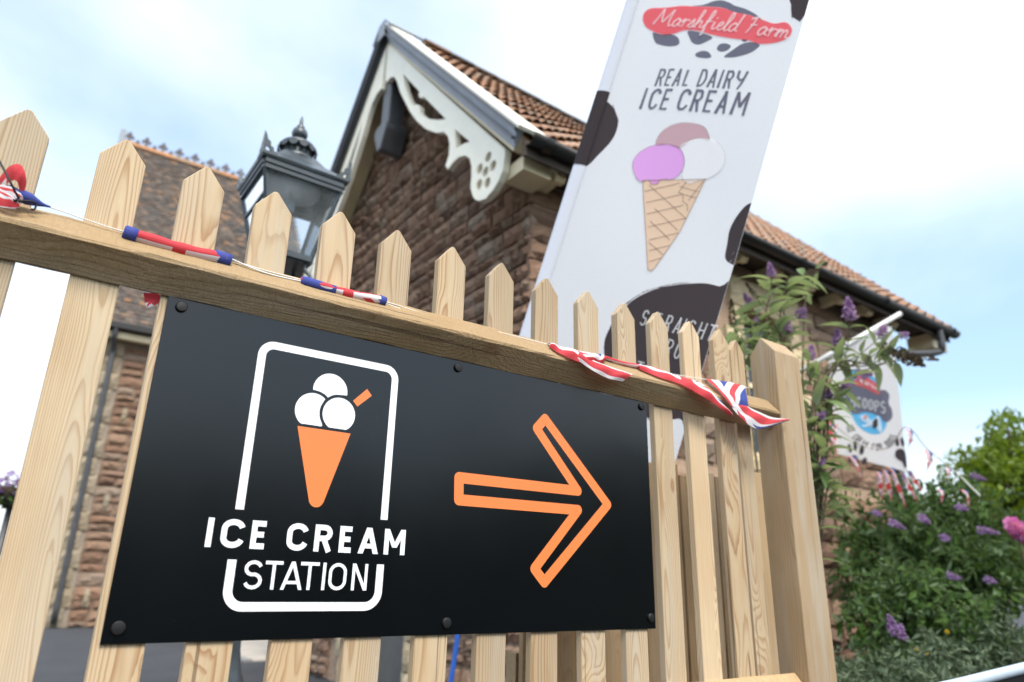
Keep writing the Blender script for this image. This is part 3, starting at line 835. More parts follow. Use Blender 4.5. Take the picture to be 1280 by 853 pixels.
for i in range(nrow + 1):
    for j in range(ncol + 1):
        s = -.05 + i * exp
        if s + tl > SLEN + .12: continue
        y = EY + s * math.cos(pit); z = EZ + s * math.sin(pit) + sag(X0 + j * tw, y)
        jx, jr = random.uniform(-.004, .004), random.uniform(-.012, .012)
        m = Matrix.Translation((X0 + .24 + j * tw + jx, y, z + random.uniform(0, .006))) @ Matrix.Rotation(pit + jr * .6, 4, 'X') @ Matrix.Rotation(jr, 4, 'Z')
        # seen left and right of the banner
        x = X0 + j * tw
        tiles.append(((0 if x < 5.6 else (1 if x > 7.2 else 2)), x if x < 5.6 else 20 - x, m))
tiles.sort(key=lambda t: (t[0], t[1]))
rest = MB()
for q, (_, _, m) in enumerate(tiles):
    if q < 296: inst('roof_tile', TILE, roof, None, mat4=m)
    else: rest.add([m @ v.co for v in TILE.vertices], [tuple(p.vertices) for p in TILE.polygons])
if rest.v: part('tiling', rest, 'pantile', roof, kind='stuff', smooth=True, fixn=False)
# ridge tiles
rt = MB()
for i in range(9):
    a = PI * i / 8
    for x in (0, .42):
        rt.v.append((x, -math.cos(a) * .13, math.sin(a) * .11 - .02))
rt.f += [(2 * i, 2 * i + 1, 2 * i + 3, 2 * i + 2) for i in range(8)]
rt.f += [tuple(range(0, 18, 2)), tuple(range(17, 0, -2))]
RT = rt.mesh('ridge_tile'); RT.materials.append(M['slate'])
for i in range(int((XE - X0 - .6) / .43)):
    inst('ridge_tile', RT, roof, (X0 + .55 + i * .43, RY, RZ + .045 + sag(X0 + .55 + i * .43, RY) + random.uniform(0, .008)), (random.uniform(-.02, .02), 0, 0))
# verge, mouldings, fretted bargeboards, both sides of the gable
BM = [(6.196, 8.296), (3.202, 4.925), (3.21, 4.838), (3.233, 4.719), (3.30, 4.64), (3.385, 4.586), (3.506, 4.552), (3.635, 4.586), (3.71, 4.645), (3.752, 4.709), (3.791, 4.809), (3.785, 4.937), (3.793, 5.054), (3.832, 5.168), (3.931, 5.255), (4.054, 5.301), (4.176, 5.297), (4.274, 5.266), (4.332, 5.342), (4.268, 5.44), (4.269, 5.583), (4.317, 5.703), (4.407, 5.811), (4.607, 5.916), (4.858, 6.11), (5.099, 6.354), (5.328, 6.633), (5.496, 6.884), (5.674, 7.148), (5.796, 7.383), (5.904, 7.553), (6.042, 7.633), (6.20, 7.642)]
BM[0] = (6.255, 8.36)
H1 = [(5.649, 7.431), (5.11, 6.802), (5.122, 6.748), (5.06, 6.67), (4.985, 6.65), (4.385, 5.965), (4.56, 6.06), (4.751, 6.182), (4.946, 6.339), (5.059, 6.463), (5.075, 6.555), (5.16, 6.646), (5.249, 6.665), (5.396, 6.877), (5.506, 7.078)]
H2 = [(4.175, 5.716), (3.847, 5.373), (3.968, 5.416), (4.13, 5.44)]
def circ(c, r, n=12): return [(c[0] + r * math.cos(2 * PI * i / n), c[1] + r * math.sin(2 * PI * i / n)) for i in range(n)]
QC = (3.53, 4.855)
QF = [circ(QC, .055)] + [circ((QC[0] + .13 * math.cos(R_(36 + 72 * i)), QC[1] + .15 * math.sin(R_(36 + 72 * i))), .058) for i in range(5)]
for sgn in (1, -1):
    fy = (lambda y: y) if sgn > 0 else (lambda y: 2 * RY - y)
    bmb = MB()
    bmb.prism([BM, H1, H2] + QF, lambda p: (X0, fy(p[0]), p[1]), lambda p: (X0 + .07, fy(p[0]), p[1]))
    me = bmb.mesh('bargeboard')
    bb = part('bargeboard', me, 'white', bld)
    # stepped moulding proud of the board: three bands following the slope
    mo = MB()
    n_, mz = -SL / math.hypot(1, SL), 1 / math.hypot(1, SL)
    for (t0, t1, xf) in ((-.125, -.088, -.02), (-.086, -.045, -.045), (-.043, .0, -.06), (.002, .045, -.08)):
        slope_box(mo, X0 + xf, X0 + .002, EY - .0, RY + (.0 if t1 < 0 else .012), t0, t1, sgn)
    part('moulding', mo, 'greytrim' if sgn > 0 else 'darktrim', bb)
    m2 = MB(); slope_box(m2, X0 - .09, X0 - .05, EY, RY, -.06, -.035, sgn); slope_box(m2, X0 - .1, X0 - .07, EY, RY, .02, .06, sgn)
    part('moulding_bead', m2, 'darktrim', bb)
    vg = MB(); slope_box(vg, X0 - .09, X0 + .25, EY - .02, RY - .1, .05, .085, sgn)
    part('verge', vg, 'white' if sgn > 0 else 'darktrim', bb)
    # boxed end behind the pendant
    bx = MB(); yy = sorted((fy(3.02), fy(3.32)))
    bx.box(X0 + .08, XW + .0, yy[0], yy[1], 4.66, 4.80)
    part('eaves_box', bx, 'cream', bld)
cap = MB()
for sgn in (1, -1): slope_box(cap, X0 - .11, X0 + .42, RY - .2, RY + .0, .09, .12, sgn)
cap.box(X0 - .115, X0 - .1, RY - .1, RY + .1, RZ - .22, RZ + .06)
part('apex_cap', cap, 'lead', roof)
# dark drop post under the apex
px_, py_ = 3.27, RY - .02
dp = MB().box(px_ - .11, px_ + .11, py_ - .12, py_ + .12, 7.0, 8.25)
dp.prism([[(-.12, 7.0), (.12, 7.0), (.19, 6.94), (.18, 6.86), (.05, 6.58), (-.05, 6.58), (-.18, 6.86), (-.19, 6.94)]], lambda p: (px_ - .16, py_ + p[0], p[1]), lambda p: (px_ + .16, py_ + p[0], p[1]))
part('drop_post', bev(dp.mesh('drop_post'), .012), 'darktrim', bld)
# eaves
part('eaves_board', MB().box(XW - .0, XE - .06, EY - .0, WY0 + .03, 4.835, 4.86).box(XW - .39, XE - .06, EY - .03, EY - .002, 4.72, 4.87), 'soffit', roof)
gt = MB()
pts = [(X0 + .02, EY - .09, 4.83), (XE, EY - .09, 4.80)]
for s_, r in ((0, .085),):
    vs, fs = [], []
    for x, y, z in pts:
        for i in range(9):
            a = PI + PI * i / 8
            vs.append((x, y + math.cos(a) * r, z + math.sin(a) * r + .06))
        for i in range(9):
            a = 2 * PI - PI * i / 8
            vs.append((x, y + math.cos(a) * (r - .008), z + math.sin(a) * (r - .008) + .06))
    n = 18
    fs = [(i, (i + 1) % n, (i + 1) % n + n, i + n) for i in range(n)] + [tuple(range(n)), tuple(range(2 * n - 1, n - 1, -1))]
    gt.add(vs, fs)
for i in range(5):
    x = X0 + .15 + i * 1.95
    vs = []
    for dx in (0, .09):
        for a in range(9):
            t = PI + PI * a / 8
            vs.append((x + dx, EY - .09 + math.cos(t) * .094, 4.815 + .06 + math.sin(t) * .094))
    gt.add(vs, [(a, a + 1, a + 10, a + 9) for a in range(8)])
part('gutter', gt, 'gutter', roof, True)
br = MB()
BP = [(3.31, 4.835), (2.99, 4.835), (2.975, 4.79), (3.0, 4.765), (2.985, 4.72), (3.02, 4.68), (3.08, 4.685), (3.13, 4.72), (3.31, 4.70)]
br.prism([BP], lambda p: (0, p[0], p[1]), lambda p: (.11, p[0], p[1]))
BRK = br.mesh('eaves_bracket'); BRK.materials.append(M['cream'])
part('eaves_box', MB().box(XE - .5, XE - .04, 2.98, 3.34, 4.58, 4.80), 'cream', bld)
for i in range(10): inst('eaves_bracket', BRK, lwall, (3.55 + i * .685, 0, 0))
part('downpipe', MB().tube(catmull([(10.74, EY - .09, 4.80), (10.74, EY - .09, 4.56), (10.66, EY - .02, 4.44), (9.7, 3.16, 4.28), (9.6, 3.2, 4.16), (9.6, 3.2, 3.5), (9.6, 3.2, .1)], 6), .05, 10), 'pipe', bld, True)

# ------------------------------------------------------------------ second building, further off on the left
LY, LX0, LX1 = 17.0, 1.19, 6.0
hall = thing('station_hall', 'further stone building on the left with steep tiled roof and crested ridge', 'building', (LX0, LY, 0))
LE_Y, LE_Z, LR_Y, LR_Z = 16.62, 6.72, 21.9, 14.42
lsl = (LR_Z - LE_Z) / (LR_Y - LE_Y); lp = math.atan(lsl)
wl = part('wall', MB().box(LX0 + .02, LX1, LY + .03, LY + 9.7, -.1, 6.6).prism([[(LY + .03, 6.6), (LY + 9.7, 6.6), (LR_Y, LR_Z - .5)]], lambda p: (LX0 + .02, p[0], p[1]), lambda p: (LX1, p[0], p[1])), 'palemortar', hall)
def place_hall(u, z): return Matrix.Translation((u, LY + .03, z))
lay(wl, place_hall, LX0 + .42, LX1, 0.0, lambda u: 6.45, .12, .30, .3, .85, lambda a, b, z, zz_: False, .07, 31, want=lambda u, z, l, h: u)
z = 0; k = 0
while z < 6.3:
    l = .42 if k % 2 else .34
    quoin(LX0, LY + .02, z + .008, l - .012, .38, .07, 'y', wl, QUOIN2)
    if k % 5 == 1: quoin(LX0 + .42 + .2, LY + .01, z + .02, .13, .36, .09, 'y', wl, QUOIN2)
    z += .4; k += 1
rfm = MB()
for s in (1, -1):
    yb = (lambda y: y) if s > 0 else (lambda y: 2 * LR_Y - y)
    q = [(x, yb(y), zz_ + t) for x in (.72, 6.2) for (y, zz_, t) in ((LE_Y, LE_Z, -.22), (LR_Y, LR_Z, -.22), (LR_Y, LR_Z, -.04), (LE_Y, LE_Z, -.04))]
    rfm.add(q, [(0, 1, 2, 3), (7, 6, 5, 4), (0, 4, 5, 1), (1, 5, 6, 2), (2, 6, 7, 3), (3, 7, 4, 0)])
hr = part('roof', rfm, 'soffit', hall)
tl_ = MB(); rg = np.random.default_rng(5)
nrow = int(math.hypot(LR_Y - LE_Y, LR_Z - LE_Z) / .145)
for i in range(nrow):
    s = i * .145 - .04
    for j in range(33):
        x = .70 + j * .168 + (.084 if i % 2 else 0)
        l0, l1 = .02 + rg.random() * .028, .006
        w = .16 + rg.random() * .005
        vs = []
        for (dx, ds, t) in ((0, 0, l0), (w, 0, l0 + rg.normal() * .004), (w, .19, l1), (0, .19, l1), (0, .001, l0 - .02), (w, .001, l0 - .02)):
            yy = LE_Y + (s + ds) * math.cos(lp) - t * math.sin(lp); zq = LE_Z + (s + ds) * math.sin(lp) + t * math.cos(lp)
            vs.append((x + dx, yy, zq))
        tl_.add(vs, [(0, 1, 2, 3), (4, 5, 1, 0)])
part('roof_tiles', tl_, 'slate', hr, kind='stuff', fixn=False)
# crested ridge
cr_m = MB()
cr_m.prism([[(-.16, -.12), (0, .1), (.16, -.12)]], lambda p: (0, p[0], p[1]), lambda p: (.50, p[0], p[1]))
CRT = cr_m.mesh('ridge_tile'); CRT.materials.append(M['crest'])
fl = MB()
FLP = [(-.03, 0), (-.03, .10), (-.10, .075), (-.135, .13), (-.09, .165), (-.04, .15), (-.065, .20), (0, .285), (.065, .20), (.04, .15), (.09, .165), (.135, .13), (.10, .075), (.03, .10), (.03, 0)]
fl.prism([FLP], lambda p: (p[0], -.025, p[1]), lambda p: (p[0], .025, p[1]))
FLM = fl.mesh('finial'); FLM.materials.append(M['finial'])
fs_ = MB(); fs_.prism([[(-.05, 0), (-.06, .06), (-.03, .09), (0, .15), (.03, .09), (.06, .06), (.05, 0)]], lambda p: (p[0], -.02, p[1]), lambda p: (p[0], .02, p[1]))
FSM = fs_.mesh('finial'); FSM.materials.append(M['finial'])
x = .76
while x < 6.0:
    r_o = inst('ridge_tile', CRT, hr, (x, LR_Y, LR_Z + .02))
    inst('finial', FLM, r_o, (x + .12, LR_Y, LR_Z + .10), None, (1.15, 1, 1.25))
    inst('finial', FSM, r_o, (x + .38, LR_Y, LR_Z + .10), None, (1.1, 1, 1.1))
    x += .508
part('apex_finial', MB().box(.60, .76, LR_Y - .18, LR_Y + .18, LR_Z - .3, LR_Z + .36), 'lead', hr)
part('gutter', MB().box(.75, 6.2, LE_Y - .16, LE_Y - .0, LE_Z - .17, LE_Z - .03), 'gutter', hr)
part('fascia', MB().box(.9, 6.1, LE_Y + .02, LE_Y + .2, LE_Z - .36, LE_Z - .18), 'cream', hr)
part('downpipe', MB().tube(catmull([(1.30, LE_Y - .08, LE_Z - .15), (1.30, LE_Y - .02, LE_Z - .38), (1.36, LY - .1, 6.12), (1.36, LY - .1, 5.6), (1.36, LY - .1, 3), (1.36, LY - .1, .1)], 6), .06, 10), 'pipe', hall, True)

# ------------------------------------------------------------------ street lamp
LC = (.957, 2.185)
lamp = thing('street_lamp', 'black iron lamp post with a four sided glass lantern behind the fence', 'street lamp', (*LC, 0))
part('post', MB().lathe((*LC, 0), [(.14, 0), (.14, .12), (.11, .16), (.10, .7), (.075, .76), (.06, .85), (.055, 1.0), (.043, 1.9), (.04, 2.35), (.06, 2.37), (.06, 2.41), (.04, 2.43), (.04, 2.52), (.055, 2.54), (.03, 2.6)], 18), 'iron', lamp, True)
part('ladder_bar', MB().tube([(LC[0] - .28, LC[1], 2.3), (LC[0] + .28, LC[1], 2.3)], .013, 8), 'iron', lamp, True)
HB, HT, ZB, ZT = .118, .208, 2.78, 3.20
frog = MB()
for sx in (-1, 1):
    for sy in (-1, 1):
        frog.tube(catmull([(LC[0] + sx * .03, LC[1] + sy * .03, 2.55), (LC[0] + sx * .10, LC[1] + sy * .10, 2.58), (LC[0] + sx * .135, LC[1] + sy * .135, 2.66), (LC[0] + sx * .10, LC[1] + sy * .10, 2.73), (LC[0] + sx * .105, LC[1] + sy * .105, 2.775)], 5), .011, 6)
part('bracket', frog, 'iron', lamp, True)
fr = MB()
cs4 = [(-1, -1), (1, -1), (1, 1), (-1, 1)]
P4 = lambda h, z, i: Vector((LC[0] + cs4[i % 4][0] * h, LC[1] + cs4[i % 4][1] * h, z))
def bar(mb, a, b, w, up_=(0, 0, 1)):
    a, b = Vector(a), Vector(b); d = (b - a).normalized()
    s = d.cross(Vector(up_));
    s = s.normalized() if s.length > .01 else Vector((1, 0, 0))
    t = s.cross(d)
    q = [p + s * i * w + t * j * w for p in (a, b) for (i, j) in ((-.5, -.5), (.5, -.5), (.5, .5), (-.5, .5))]
    mb.add(q, [(0, 1, 2, 3), (7, 6, 5, 4), (0, 4, 5, 1), (1, 5, 6, 2), (2, 6, 7, 3), (3, 7, 4, 0)])
for i in range(4):
    bar(fr, P4(HB, ZB, i), P4(HT, ZT, i), .019)
    bar(fr, P4(HB, ZB + .004, i), P4(HB, ZB + .004, i + 1), .032)
    bar(fr, P4(HT + .004, ZT, i), P4(HT + .004, ZT, i + 1), .022)
    bar(fr, P4(HT + .008, ZT + .032, i), P4(HT + .008, ZT + .028, i + 1), .028)
k = .70; hm = HB + (HT - HB) * k; zm = ZB + (ZT - ZB) * k
bar(fr, P4(hm, zm, 3), P4(hm, zm, 0), .016)
fr.box(LC[0] - HB, LC[0] + HB, LC[1] - HB, LC[1] + HB, ZB - .02, ZB - .012)
part('lantern_frame', fr, 'iron', lamp)
for i in range(4):
    q = [P4(HB, ZB + .01, i), P4(HB, ZB + .01, i + 1), P4(HT, ZT - .005, i + 1), P4(HT, ZT - .005, i)]
    part('pane', MB().add(q, [(0, 1, 2, 3)]), 'glass', lamp)
rfm = MB(); rings = []
for (h, z) in ((.236, 3.245), (.242, 3.262), (.20, 3.30), (.13, 3.36), (.088, 3.42)):
    rings.append([P4(h, z, i) for i in range(4)])
vs = [p for r in rings for p in r]; fs = [(0, 3, 2, 1)]
for r in range(len(rings) - 1):
    for i in range(4): fs.append((r * 4 + i, r * 4 + (i + 1) % 4, r * 4 + 4 + (i + 1) % 4, r * 4 + 4 + i))
fs.append((16, 17, 18, 19)); rfm.add(vs, fs)
lr = part('lantern_roof', rfm, 'iron', lamp)
part('chimney', MB().lathe((*LC, 0), [(.098, 3.40), (.098, 3.43), (.084, 3.44), (.084, 3.485), (.10, 3.49), (.104, 3.505), (.095, 3.52), (.06, 3.545), (.03, 3.56)], 20), 'iron', lamp, True)
sc_ = MB()
for i in range(12):
    a = 2 * PI * i / 12; t = Vector((-math.sin(a), math.cos(a), 0)); o_ = Vector((LC[0] + .103 * math.cos(a), LC[1] + .103 * math.sin(a), 3.495))
    d = Vector((math.cos(a), math.sin(a), 0)) * .006
    pr_ = [o_ + t * (.027 * math.cos(b_)) - Vector((0, 0, 1)) * .03 * math.sin(b_) for b_ in [PI * j / 6 for j in range(7)]]
    n = len(pr_); sc_.add(pr_ + [p + d for p in pr_], [tuple(range(n)), tuple(range(2 * n - 1, n - 1, -1))] + [(j, (j + 1) % n, (j + 1) % n + n, j + n) for j in range(n)])
part('scalloped_crown', sc_, 'iron', lamp)
part('finial', MB().lathe((*LC, 0), [(.03, 3.55), (.022, 3.565), (.04, 3.575), (.046, 3.60), (.04, 3.625), (.02, 3.64), (.024, 3.65), (.012, 3.665), (.010, 3.70), (.003, 3.725)], 16), 'iron', lamp, True)
FT = [(0, 0), (.085, 0), (.078, .02), (.06, .022), (.055, .045), (.04, .05), (.036, .075), (.02, .085), (.012, .11), (0, .13)]
FH = [(.016, .018), (.045, .015), (.03, .04), (.016, .045)]
for i in range(4):
    c0 = P4(.243, 3.255, i); sx, sy = cs4[i]
    orn = MB()
    orn.prism([FT, FH], lambda p: (c0.x - sx * p[0], c0.y, c0.z + p[1]), lambda p: (c0.x - sx * p[0], c0.y - sy * .01, c0.z + p[1]))
    orn.prism([FT, FH], lambda p: (c0.x, c0.y - sy * (p[0] + .011), c0.z + p[1]), lambda p: (c0.x - sx * .01, c0.y - sy * (p[0] + .011), c0.z + p[1]))
    part('corner_ornament', orn, 'iron', lamp)
part('lamp_holder', MB().lathe((*LC, 0), [(.16, 3.215), (.16, 3.235)], 16).lathe((*LC, 0), [(.02, 3.09), (.028, 3.10), (.028, 3.16), (.018, 3.17), (.018, 3.216)], 12), 'palemetal', lamp, True)

lamp.location.z -= .022

# ------------------------------------------------------------------ picket fence
FZ = 1.15
fence = thing('picket_fence', 'pale timber picket fence with pointed pickets, arris rails and a square end post', 'fence', (.9, .02, 0))
def picket_mesh(top, w=.077, t=.021):
    mb = MB(); hw = w / 2
    mb.prism([[(-hw, .04 - top), (hw, .04 - top), (hw, -.043), (.004, 0), (-.004, 0), (-hw, -.043)]], lambda p: (p[0], 0, p[1]), lambda p: (p[0], t, p[1]))
    return bev(mb.mesh('picket'), .0016)
PK = withmat(picket_mesh(1.925), 'picket')
tops = [(-.401, .775), (-.2545, .776), (-.107, .7745), (.0494, .778), (.1948, .776), (.3349, .7707), (.4804, .7733), (.6219, .7736), (.7733, .7769), (.9209, .7768), (1.0691, .7752), (1.2162, .7768), (1.3602, .777), (1.5025, .7843), (1.6473, .7877), (1.794, .7941)]
for i, (x, z) in enumerate(tops):
    p = inst('picket', PK, fence, (x, 0, FZ + z), (0, random.uniform(-.004, .004), random.uniform(-.01, .01)))
inst('picket', PK, fence, (1.918, .031, FZ + .792), (0, 0, .05))
ar = MB()
prof = [(0, -.0505), (0, .0505), (-.006, .0505), (-.048, .004), (-.048, -.004), (-.006, -.0505)]
N_ = 60
vs, fs = [], []
for i in range(N_ + 1):
    zz_ = -1.345 + 2.69 * i / N_
    for (y, h) in prof:
        # length runs along local z (so that the grain follows it), height along local x
        vs.append((h + random.uniform(-.0012, .0012), y + (random.uniform(-.0012, .0012) if y else 0), zz_))
for i in range(N_):
    for j in range(6): fs.append((i * 6 + j, i * 6 + (j + 1) % 6, i * 6 + 6 + (j + 1) % 6, i * 6 + 6 + j))
fs += [tuple(range(6)), tuple(range(N_ * 6 + 5, N_ * 6 - 1, -1))]
ar.add(vs, fs)
ARM = ar.mesh('rail'); ARM.materials.append(M['rail'])
for z in (1.6872, .857):
    # local z -> world x, local x -> world z, local y -> world y
    m = Matrix(((0, 0, 1, .663), (0, 1, 0, -.0005), (1, 0, 0, z), (0, 0, 0, 1)))
    m = Matrix.Translation((.663, -.0005, z)) @ Matrix(((0, 0, -1, 0), (0, 1, 0, 0), (1, 0, 0, 0), (0, 0, 0, 1)))
    inst('rail', ARM, fence, None, mat4=m)
pw = .142
pm = MB()
vs = [(-pw / 2, -.05, 0), (pw / 2, -.05, 0), (pw / 2, .05, 0), (-pw / 2, .05, 0), (-pw / 2, -.05, 1.905), (pw / 2, -.05, 1.905), (pw / 2, .05, 1.905), (-pw / 2, .05, 1.905), (-pw / 2, .0, 1.965), (pw / 2, .0, 1.965)]
pm.add(vs, [(0, 3, 2, 1), (0, 1, 5, 4), (2, 3, 7, 6), (1, 2, 6, 9, 5), (3, 0, 4, 8, 7), (4, 5, 9, 8), (6, 7, 8, 9)])
PM = bev(pm.mesh('post'), .004, 2); PM.materials.append(M['post'])
inst('post', PM, fence, (2.0828, .0, 0))
inst('post', PM, fence, (-.7535, .0, 0))
# low board screen standing behind the fence
scr = thing('board_screen', 'low dull timber board screen close behind the right end of the fence', 'fence', (1.7, .33, 0))
bdm = MB().box(-.045, .045, 0, .02, -1.5, 0); BD = bev(bdm.mesh('board'), .0015); BD.materials.append(M['backwood'])
for i in range(13):
    x = 1.285 + i * .0965
    inst('board', BD, scr, (x, .31 + random.uniform(-.002, .002), 1.53 + random.uniform(-.06, .06)), (0, random.uniform(-.01, .01), 0))
RBM = MB().box(-.04, .04, 0, .045, -.63, .63).mesh('rail'); RBM.materials.append(M['backwood'])
for z in (.92, .3, 1.3): inst('rail', RBM, scr, None, mat4=Matrix.Translation((1.86, .334, z)) @ Matrix(((0, 0, 1, 0), (0, 1, 0, 0), (-1, 0, 0, 0), (0, 0, 0, 1))))

# ------------------------------------------------------------------ the sign
SX, SZ = .1691, FZ - .1101
sign = thing('direction_sign', 'black rectangular ICE CREAM STATION sign with orange arrow bolted to the fence', 'sign', (SX + .63, -.004, SZ))
bm_ = MB().box(SX, SX + 1.2573, -.0052, -.0018, SZ, SZ + .596)
part('board', bev(bm_.mesh('board'), .0006), 'sign', sign)
sfn = lambda x, z, k: (SX + x, -.00545 - k * .00002, SZ + z)
d = Decal(sfn)
a0, a1, zb, zt, sw, cr0 = .1828, .4719, .0555, .5421, .0157, .0235
fr_path = [(a0, .2218), (a0, zt - cr0)] + arc(a0 + cr0, zt - cr0, cr0, cr0, 180, 90, 8)[1:] + arc(a1 - cr0, zt - cr0, cr0, cr0, 90, 0, 8) + [(a1, .2218)]
lo_path = [(a0, .1345), (a0, zb + cr0 * 1.2)] + arc(a0 + cr0 * 1.2, zb + cr0 * 1.2, cr0 * 1.2, cr0 * 1.2, 180, 270, 8)[1:] + arc(a1 - cr0 * 1.2, zb + cr0 * 1.2, cr0 * 1.2, cr0 * 1.2, 270, 360, 8) + [(a1, .1345)]
d.stroke(fr_path, sw); d.stroke(lo_path, sw)
part('frame_print', d.mb, 'vwhite', sign, fixn=False)
d = Decal(sfn)
for ch, x0, x1 in (('I', .1325, .1425), ('C', .1568, .1985), ('E', .2096, .2405), ('C', .2757, .3170), ('R', .3294, .3650), ('E', .3797, .4103), ('A', .4200, .4640), ('M', .4762, .5236)):
    d.glyph(ch, x0, x1, .1541, .2043, .0103)
for ch, x0, x1 in (('S', .2055, .2398), ('T', .2430, .2756), ('A', .2742, .3150), ('T', .3088, .3454), ('I', .3528, .3588), ('O', .3654, .4016), ('N', .4128, .4453)):
    d.glyph(ch, x0, x1, .0848, .1345, .0062)
part('lettering', d.mb, 'vwhite', sign, fixn=False)
d = Decal(sfn)
# scoops, each cut by the black outline of its neighbours
def cutdisc(c, r, cuts, zmin=None, gap=.0062, n=72):
    P = []
    for i in range(n):
        t = 2 * PI * i / n
        u = Vector((math.cos(t), math.sin(t))); rr = r
        while rr > 0:
            p = Vector(c) + u * rr
            if all((p - Vector(q)).length > qr + gap for q, qr in cuts) and (zmin is None or p.y > zmin): break
            rr -= .0006
        P.append(tuple(Vector(c) + u * max(rr, .001)))
    return P
sa, sb, sc3 = ((.3525, .4245), .0350), ((.2968, .4238), .0362), ((.3290, .4700), .0368)
d.poly([cutdisc(*sa, [], .3945)])
d.poly([cutdisc(*sb, [sa], .3945)])
d.poly([cutdisc(*sc3, [sa, sb])])
part('scoop_print', d.mb, 'vwhite', sign, fixn=False)
d = Decal(sfn)
d.poly([[(.2699, .389), (.3816, .3887), (.3395, .2465)] + arc(.3248, .2515, .0152, .0155, -20, -160, 8) + [(.3103, .2465)]])
d.poly([[(.3797, .4578), (.4088, .4885), (.421, .4757), (.3906, .4472)]])
part('cone_print', d.mb, 'vorange', sign, fixn=False)
d = Decal(sfn)
AW = .0245
ap = [(.6468, .3250), (.9975, .3262), (.8649, .4670), (.8914, .4955), (1.0985, .3000), (.8917, .1075), (.8623, .1365), (.9975, .2790), (.6488, .2763)]
for i in range(len(ap)):
    a, b = Vector(ap[i]), Vector(ap[(i + 1) % len(ap)])
    d.stroke([a, b], AW)
for p in ap: d.disc(p, AW / 2, 16)
part('arrow_print', d.mb, 'vorange', sign, fixn=False)
for (x, z) in ((.194, .4698), (.7996, .4683), (1.4062, .4708), (.1906, -.0855), (.8007, -.0870), (1.4074, -.0835)):
    b = MB(); n = 20; ringp = [(.0103, -.0055), (.0103, -.0098), (.0088, -.0112), (.003, -.0118)]
    vs = [(x + r * math.cos(2 * PI * j / n), y, FZ + z + r * math.sin(2 * PI * j / n)) for r, y in ringp for j in range(n)]
    b.add(vs, [(i * n + j, i * n + (j + 1) % n, (i + 1) * n + (j + 1) % n, (i + 1) * n + j) for i in range(3) for j in range(n)] + [tuple(range(3 * n, 4 * n))])
    part('bolt_cap', b, 'cap', sign)

